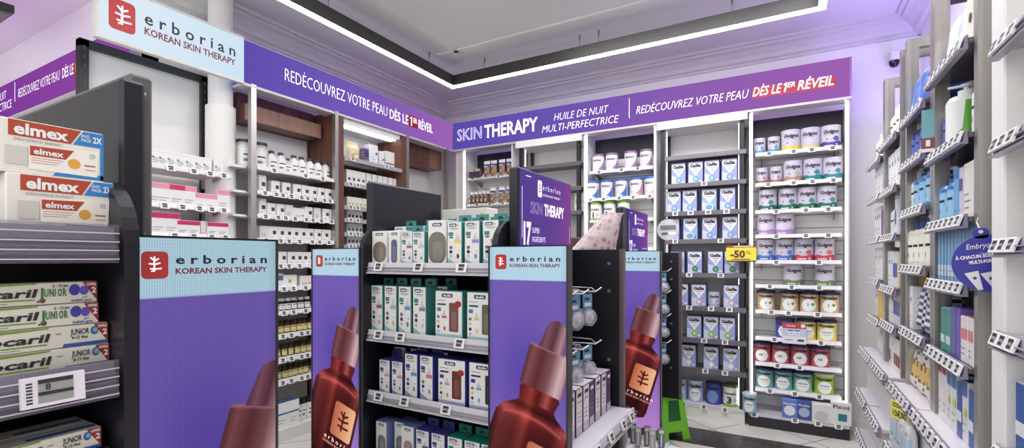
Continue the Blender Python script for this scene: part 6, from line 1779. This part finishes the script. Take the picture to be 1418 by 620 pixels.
def slant(a, b, z, s, w0=0.080, w1=0.118, d0=0.07, d1=0.105):
    """point on the sloping front or back of the stool at share a of its width"""
    t = z / 0.29
    w = w1 + (w0 - w1) * t; d = d1 + (d0 - d1) * t
    return (a * w, s * (d - b), z)


for s in (-1, 1):
    m = Mesh()
    quads = [(-1, -0.5, 0.0, 0.29), (0.5, 1, 0.0, 0.29), (-0.5, 0.5, 0.06, 0.13), (-0.5, 0.5, 0.27, 0.29)]
    for a0, a1, z0, z1 in quads:
        vs = [slant(a, q, z, s) for q in (0, 0.012) for a, z in ((a0, z0), (a1, z0), (a1, z1), (a0, z1))]
        m.add(vs, [(0, 1, 2, 3), (4, 7, 6, 5), (0, 4, 5, 1), (1, 5, 6, 2), (2, 6, 7, 3), (3, 7, 4, 0)], GR)
    m.build('leg_frame', gs)
    m = Mesh(); m.add([slant(a, 0.008, z, s) for a, z in ((-0.5, 0.13), (0.5, 0.13), (0.5, 0.27), (-0.5, 0.27))], [(0, 1, 2, 3)], GRD); m.build('inner_panel', gs)
for s in (-1, 1):
    m = Mesh(); m.add([(s * 0.116, -0.10, 0.02), (s * 0.116, 0.10, 0.02), (s * 0.08, 0.068, 0.29), (s * 0.08, -0.068, 0.29), (s * 0.106, -0.10, 0.02), (s * 0.106, 0.10, 0.02), (s * 0.07, 0.068, 0.29), (s * 0.07, -0.068, 0.29)],
          [(0, 1, 2, 3), (4, 7, 6, 5), (0, 4, 5, 1), (1, 5, 6, 2), (3, 2, 6, 7), (0, 3, 7, 4)], GR); m.build('side_panel', gs)

# dome security camera on the right of the back wall
sc = tag(empty('security_camera', (0.66, 4.29, 2.62)), 'small white security camera with dark lens high on the back wall', 'camera')
m = Mesh(); m.rbox(-0.03, 0.03, -0.11, 0.035, 0.0, 0.06, WHITE2, 0.008); m.build('housing', sc)
m = Mesh(); m.lathe([(0.0, -0.045), (0.02, -0.038), (0.03, -0.018), (0.032, 0.0)], mat((24, 24, 30), 0.15), 16, 0, -0.05); m.build('lens', sc)
# ---------------------------------------------------------------- tall steel shelving on the right wall
RX = 0.46


def right_unit(label, y0, y1, shelves, low=(), posts=(True, True)):
    yc = (y0 + y1) / 2; h = (y1 - y0) / 2
    u = tag(empty('wall_shelving', (RX, yc, 0), FRONT_NX), label, 'shelf')
    m = Mesh(); m.box(-h - 0.02, h + 0.02, 0.325, 0.34, 0.1, 2.15, mat((74, 70, 72), 0.35, 0.4))
    m.build('back_panel', u)
    for s, on in zip((-1, 1), posts):
        if on:
            x = s * h
            m = Mesh(); m.box(x - 0.015, x + 0.015, 0.0, 0.042, 0.0, 2.20, M_STEEL); m.build('post', u)
            m = Mesh(); m.box(x - 0.015, x + 0.015, 0.29, 0.32, 0.0, 2.20, M_STEEL); m.build('post', u)
            m = Mesh(); m.box(x - 0.016, x + 0.016, 0.042, 0.29, 2.16, 2.20, M_STEEL); m.build('top_bar', u)
    n = max(3, int((y1 - y0) / 0.062))
    for z in shelves:
        o = shelf(u, -h + 0.02, h - 0.02, z, 0.28, [(-h + 0.05) + k * (2 * h - 0.1) / (n - 1) for k in range(n)], mm=mat((96, 94, 100), 0.2, 0.5), strip=mat((136, 127, 150), 0.2), y0=-0.012, hs=0.04)
    if low is not None:
        m = Mesh(); m.box(-h - 0.02, h + 0.02, -0.02, 0.30, 0.02, 0.66, mat((224, 221, 220), 0.4)); m.build('base_panel', u)
        o = shelf(u, -h - 0.02, h + 0.02, 0.70, 0.34, [(-h + 0.02) + k * (2 * h) / n for k in range(n)], mm=mat((214, 208, 216), 0.3), strip=mat((144, 135, 156), 0.2), y0=-0.05, hs=0.05)
        for z in low:
            shelf(u, -h, h, z, 0.06, [(-h + 0.05) + k * (2 * h - 0.1) / (n - 1) for k in range(n)], mm=mat((206, 200, 210), 0.3), strip=mat((144, 135, 156), 0.2), y0=-0.07, hs=0.05)
    return u


ZA, ZB = [1.872, 1.605, 1.367, 1.172, 0.938], [1.835, 1.647, 1.445, 1.215, 0.95]
ZC, ZD = [1.835, 1.59, 1.36, 1.105, 0.924], [1.805, 1.597, 1.36, 1.128, 0.905]
right_unit('nearest steel-posted shelving bay on the right with green pump bottle', 1.80, 2.24, ZA, low=())
right_unit('second steel-posted shelving bay on the right with blue bottles', 2.275, 2.69, ZB, low=(0.44,))
right_unit('third steel-posted shelving bay on the right of white packs', 2.81, 3.22, ZC, low=(0.45, 0.2))
right_unit('farthest steel-posted shelving bay on the right by the back wall', 3.25, 3.66, ZD, low=(0.45, 0.2), posts=(False, True))
# near bay at the right edge with its white end panel
u = tag(empty('wall_shelving', (RX, 1.30, 0), FRONT_NX), 'white-ended shelving bay cut by the right edge of the photo', 'shelf')
m = Mesh(); m.rbox(-0.385, -0.30, 0.0, 0.34, 0.0, 2.75, mat((236, 234, 231), 0.4), 0.004); m.build('end_panel', u)
m = Mesh(); m.box(-0.30, 0.5, 0.32, 0.335, 0.0, 2.4, mat((150, 142, 138), 0.4, 0.3)); m.build('back_panel', u)
for z in (1.762, 1.528, 1.288, 1.068, 0.795):
    shelf(u, -0.295, 0.4, z, 0.30, [-0.265, -0.22, -0.17], mm=mat((196, 192, 196), 0.25, 0.4), strip=mat((150, 140, 160), 0.2), y0=-0.012, hs=0.045)
m = Mesh(); m.box(-0.30, 0.4, -0.02, 0.3, 0.0, 0.62, mat((224, 221, 220), 0.4)); m.build('base_panel', u)

def green_pump(name):
    o = bottle(0.050, 0.20, (232, 234, 230), (240, 240, 240), None, neck=0.36, sh=0.72, capz=0.8, pump=True)(name)
    r, h = 0.0505, 0.20
    g = Mesh(); gm = mat((88, 168, 40), 0.3)
    g.on_can([(-0.012, h * 0.06), (r * 1.6, h * 0.06), (r * 1.6, h * 0.70), (-0.004, h * 0.70), (-0.008, h * 0.45)], r, gm)
    g.on_can([(-r * 0.9, h * 0.06), (0.0, h * 0.06), (0.012, h * 0.38)], r, gm)
    g.on_can([(-r * 0.7, h * 0.11), (-r * 0.3, h * 0.11), (-r * 0.3, h * 0.13), (-r * 0.7, h * 0.13)], r + 0.0006, WHITE)
    g.build('label', o)
    return o


RT = {
    'cow': (carton(0.06, 0.05, 0.23, (226, 218, 204), lines=0, accent=(0.1, 0.3, 0.014, (60, 50, 46))), 'spotted_box', 'tall cream box with dark spots', 'box'),
    'wbag': (soft_pack(0.13, 0.12, 0.17, 'block', ((222, 222, 226), (206, 214, 226), (96, 130, 180))), 'nappy_pack', 'floppy white pack with blue-grey print', 'pack'),
    'bbag': (soft_pack(0.12, 0.12, 0.18, 'block', ((60, 92, 176), (92, 126, 200), (206, 214, 234))), 'nappy_pack', 'blue pack with white top', 'pack'),
    'pump': (green_pump, 'pump_bottle', 'large green and white pump bottle', 'bottle'),
    'bpump': (bottle(0.042, 0.17, (62, 124, 186), (52, 100, 170), (150, 196, 226), neck=0.36, sh=0.68, capz=0.8, pump=True), 'pump_bottle', 'blue pump bottle', 'bottle'),
    'nbot': (bottle(0.034, 0.174, (54, 66, 150), (232, 232, 236), (96, 110, 190), neck=0.45), 'lotion_bottle', 'indigo bottle with white cap', 'bottle'),
    'cbot': (bottle(0.045, 0.191, (226, 224, 206), (66, 110, 190), (236, 234, 222), neck=0.4, sh=0.72, capz=0.82), 'lotion_bottle', 'cream bottle with blue cap', 'bottle'),
    'wbot': (bottle(0.036, 0.174, (232, 232, 230), (226, 226, 228), (214, 222, 206), neck=0.45), 'lotion_bottle', 'white bottle with pale label', 'bottle'),
    'bigw': (carton(0.085, 0.12, 0.162, (224, 220, 214), lines=3), 'lotion_box', 'white carton with grey print', 'box'),
    'lil': (carton(0.04, 0.12, 0.157, (206, 196, 222), band=(92, 66, 150), bandz=(0.55, 0.8), lines=1), 'lotion_box', 'narrow lilac carton', 'box'),
    'blu': (carton(0.045, 0.12, 0.162, (104, 168, 210), band=(60, 120, 180), bandz=(0.8, 1), lines=1), 'lotion_box', 'light blue carton', 'box'),
    'thin': (carton(0.035, 0.13, 0.191, (120, 170, 206), band=(206, 220, 232), bandz=(0.1, 0.3), lines=1, side=(72, 120, 160)), 'sun_cream_box', 'thin steel-blue carton', 'box'),
    'str': (soft_pack(0.125, 0.12, 0.19, 'stripe', ((222, 222, 230), (48, 54, 98), (48, 54, 98))), 'towel_pack', 'navy and white striped pack', 'pack'),
    'teal': (carton(0.05, 0.12, 0.145, (78, 150, 138), band=(200, 222, 216), bandz=(0.2, 0.4), lines=1), 'cream_box', 'teal carton', 'box'),
    'pur': (carton(0.045, 0.12, 0.157, (112, 96, 176), lines=1), 'cream_box', 'violet carton', 'box'),
    'pnk': (carton(0.055, 0.12, 0.139, (232, 228, 226), band=(214, 130, 136), bandz=(0.5, 0.75), lines=2), 'cream_box', 'white carton with pink band', 'box'),
    'mix1': (carton(0.05, 0.14, 0.185, (222, 222, 224), band=(70, 110, 170), bandz=(0.75, 1), lines=2, accent=(0.1, 0.5, 0.014, (206, 206, 70))), 'bandage_box', 'white carton with blue top', 'box'),
    'mix2': (carton(0.05, 0.14, 0.195, (226, 222, 222), band=(150, 64, 60), bandz=(0.82, 1), lines=2), 'bandage_box', 'white carton with dark red top', 'box'),
    'mix3': (carton(0.05, 0.14, 0.17, (60, 92, 160), band=(226, 226, 230), bandz=(0.3, 0.5), lines=1), 'bandage_box', 'blue carton', 'box'),
    'gir': (soft_pack(0.125, 0.12, 0.17, 'spot', ((228, 222, 212), (226, 190, 110), (92, 72, 58))), 'wipes_pack', 'white and yellow spotted pack', 'pack'),
    'wpk': (carton(0.06, 0.12, 0.180, (232, 232, 230), lines=2, logo=(0.1, 0.7, 0.018, (70, 90, 160))), 'powder_box', 'white carton', 'box'),
    'ypk': (carton(0.05, 0.10, 0.168, (228, 196, 104), lines=1), 'powder_box', 'mustard yellow carton', 'box'),
    'ppk': (carton(0.06, 0.10, 0.151, (110, 60, 140), lines=1), 'powder_box', 'purple carton', 'box'),
    'rpk': (carton(0.045, 0.12, 0.162, (228, 224, 224), band=(150, 44, 50), bandz=(0.2, 0.55), lines=0), 'powder_box', 'white carton with red block', 'box'),
    'vpk': (carton(0.045, 0.12, 0.174, (216, 220, 232), band=(84, 90, 170), bandz=(0.3, 0.7), lines=0), 'powder_box', 'white carton with indigo block', 'box'),
    'slv': (soft_pack(0.10, 0.05, 0.17, 'block', ((206, 206, 206), (170, 196, 216), (70, 126, 180))), 'refill_pack', 'silvery hanging pack', 'pack'),
}
TYPES.update(RT)
ROUND |= {'pump', 'bpump', 'nbot', 'cbot', 'wbot'}
NB, SB, TB, FB = 'nearest right bay', 'second right bay', 'third right bay', 'farthest right bay'
RR = [
    (ZA[0], 'top shelf, ' + NB, [('cow', 1.865), ('wbag', 1.97), ('wbag', 2.11)]),
    (ZA[1], 'second shelf, ' + NB, [('wbot', 1.865), ('pump', 2.06), ('nbot', 2.165)]),
    (ZA[2], 'third shelf, ' + NB, [('bigw', 1.88), ('lil', 1.948), ('blu', 1.995), ('bpump', 2.08), ('bpump', 2.17)]),
    (ZA[3], 'fourth shelf, ' + NB, [('thin', 1.85 + 0.037 * k) for k in range(10)]),
    (ZA[4], 'fifth shelf, ' + NB, [('pnk', 1.86), ('pnk', 1.92), ('pur', 1.975), ('pur', 2.025), ('teal', 2.08), ('teal', 2.14)]),
    (0.70, 'counter shelf, ' + NB, [('mix3', 1.855), ('mix1', 1.91), ('mix3', 1.963), ('mix1', 2.016), ('mix1', 2.069), ('mix2', 2.122), ('mix2', 2.175)]),
    (ZB[0], 'top shelf, ' + SB, [('bbag', 2.36), ('bbag', 2.50), ('bbag', 2.62)]),
    (ZB[1], 'second shelf, ' + SB, [('nbot', 2.34 + 0.075 * k) for k in range(5)]),
    (ZB[2], 'third shelf, ' + SB, [('bpump', 2.36), ('bpump', 2.46), ('bpump', 2.56), ('wbot', 2.635)]),
    (ZB[3], 'fourth shelf, ' + SB, [('cbot', 2.35), ('cbot', 2.45), ('cbot', 2.55), ('cbot', 2.64)]),
    (ZB[4], 'fifth shelf, ' + SB, [('str', 2.38), ('str', 2.51), ('wpk', 2.62)]),
    (0.70, 'counter shelf, ' + SB, [('gir', 2.36), ('gir', 2.49), ('gir', 2.62)]),
    (ZC[0], 'top shelf, ' + TB, [('wbot', 2.87 + 0.078 * k) for k in range(4)]),
    (ZC[1], 'second shelf, ' + TB, [('wpk', 2.88 + 0.072 * k) for k in range(4)]),
    (ZC[2], 'third shelf, ' + TB, [('wbot', 2.88), ('vpk', 2.945), ('wbot', 3.02), ('wbot', 3.10)]),
    (ZC[3], 'fourth shelf, ' + TB, [('ypk', 2.87), ('vpk', 2.93), ('vpk', 2.98), ('wpk', 3.04), ('wpk', 3.11)]),
    (ZC[4], 'fifth shelf, ' + TB, [('vpk', 2.87), ('vpk', 2.92), ('vpk', 2.97), ('wpk', 3.03), ('wpk', 3.10)]),
    (0.70, 'counter shelf, ' + TB, [('rpk', 2.87), ('rpk', 2.92), ('rpk', 2.97), ('wpk', 3.03), ('rpk', 3.09)]),
    (ZD[0], 'top shelf, ' + FB, [('wbot', 3.32 + 0.078 * k) for k in range(4)]),
    (ZD[1], 'second shelf, ' + FB, [('wpk', 3.32 + 0.072 * k) for k in range(4)]),
    (ZD[2], 'third shelf, ' + FB, [('ppk', 3.33), ('wpk', 3.40), ('wpk', 3.47), ('wpk', 3.54)]),
    (ZD[3], 'fourth shelf, ' + FB, [('wpk', 3.32), ('wpk', 3.39), ('wpk', 3.46), ('wpk', 3.53)]),
    (ZD[4], 'fifth shelf, ' + FB, [('ypk', 3.32), ('ypk', 3.38), ('ypk', 3.44), ('wpk', 3.51)]),
    (0.70, 'counter shelf, ' + FB, [('wbag', 3.36), ('wbag', 3.50)]),
    (1.288, 'middle shelf at right edge', [('bigw', 1.44)]),
    (0.795, 'lowest shelf at right edge', [('mix3', 1.52), ('mix3', 1.46)]),
]
for z, phrase, items in RR:
    tot, seen = {}, {}
    for t, y in items:
        tot[TYPES[t][2]] = tot.get(TYPES[t][2], 0) + 1
    for t, y in items:
        desc = TYPES[t][2]; k = seen.get(desc, 0); seen[desc] = k + 1
        label = desc + ((', ' + ORD[k] + ' from the camera end') if tot[desc] > 1 else '') + ', ' + phrase
        dx = {'pump': 0.044}.get(t, 0.045) if t in ROUND else 0.004
        put(t, (RX + dx, y, z), FRONT_NX, label, 'goods on the right wall shelving', R(75) if t == 'pump' else random.uniform(-0.05, 0.05))
# round hanging advert
m = Mesh(); n = 40; rr = 0.076; VI = mat((56, 54, 152), 0.4)
pts = [(rr * math.sin(2 * PI * k / n), rr * math.cos(2 * PI * k / n)) for k in range(n)]
m.add([(p[0], 0, p[1]) for p in pts] + [(p[0], 0.003, p[1]) for p in pts], [tuple(range(n))[::-1], tuple(range(n, 2 * n))] + [(k, (k + 1) % n, n + (k + 1) % n, n + k) for k in range(n)], VI)
m.prism(rrect(-0.034, 0.0, 0.066, 0.094, 0.012), 0, 0.003, VI, 'y'); m.disc(-0.017, 0.084, 0.005, -0.0008, mat((206, 204, 214), 0.4), 12)
m.text('Embryolisse', -0.046, 0.036, 0.014, WHITE, -0.0008, w=0.074, shear=0.2, rot=R(8)); m.rect(-0.02, 0.04, 0.026, 0.028, -0.0008, mat((150, 150, 206), 0.4))
m.text('À CHACUN SON LOOK', -0.068, 0.008, 0.0085, WHITE, -0.0008, w=0.108, bold=0.04, rot=R(8)); m.text('MULTI-FONCTIONS', -0.040, -0.003, 0.0085, WHITE, -0.0008, w=0.083, bold=0.04, rot=R(8))
for k in range(2):
    x = -0.034 + 0.032 * k
    m.flat([(x + 0.012, -0.072 + 0.002 * k), (x + 0.022, -0.070), (x + 0.012, -0.02), (x - 0.016, -0.028)], -0.0008, mat((222, 220, 226), 0.4)); m.disc(x + 0.005, -0.04, 0.004, -0.0014, mat((60, 60, 90), 0.4), 8)
o = m.build('hanging_sign', None, (0.470, 1.735, 1.236)); tag(o, 'round violet hanging advert with white lettering beside the white end panel', 'sign')
m = Mesh(); m.rod([(-0.017, 0.002, 0.088), (-0.02, 0.02, 0.11), (-0.01, 0.045, 0.125)], 0.0015, mat((206, 204, 206), 0.3)); m.build('hook', o)
# yellow offer tag on the counter rail, small vertical shelf card, display board
m = Mesh(); m.box(-0.05, 0.05, 0, 0.002, -0.036, 0.036, mat((234, 222, 104), 0.45))
m.text('10€80', 0.0, -0.026, 0.026, INK, -0.0006, w=0.075, align='c', bold=0.02); m.rect(-0.04, 0.03, 0.012, 0.018, -0.0006, mat((110, 96, 50), 0.5)); m.rect(-0.04, 0.04, 0.022, 0.028, -0.0006, mat((110, 96, 50), 0.5))
o = m.build('offer_tag', None, (0.395, 2.43, 0.64)); o.rotation_euler = (0, R(0), FRONT_NX + R(25)); tag(o, 'yellow offer tag hanging from the counter rail on the right', 'tag')
m = Mesh(); m.box(-0.018, 0.018, 0, 0.002, 0, 0.15, mat((110, 166, 172), 0.45)); m.rect(-0.018, 0.018, 0.0, 0.012, -0.0006, WHITE); m.rect(-0.018, 0.018, 0.012, 0.05, -0.0006, mat((130, 56, 52), 0.45)); m.rect(-0.006, 0.006, 0.02, 0.042, -0.0012, WHITE)
o = m.build('shelf_card', None, (0.44, 2.215, 1.625)); o.rotation_euler = (0, 0, R(-10)); tag(o, 'teal and dark red vertical shelf card on a steel post', 'card')
m = Mesh(); m.prism([(0.0, 0.0), (0.62, 0.0), (0.62, 0.12), (0.0, 0.34)], 0, 0.004, mat((70, 136, 206), 0.4), 'y')
o = m.build('display_board', None, (0.70, 2.62, 1.845)); o.rotation_euler = (0, 0, FRONT_NX); o.location = (0.745, 2.55, 1.845); tag(o, 'sloping blue display board behind packs on the right top shelf', 'board')
# silvery packs hung under the counter
for n_, y in enumerate((2.34, 2.44, 2.56)):
    o = put('slv', (RX - 0.075, y, 0.45), FRONT_NX, 'silvery pack standing below the counter rail, %s from the camera end' % ORD[n_], 'silvery packs below the counter')
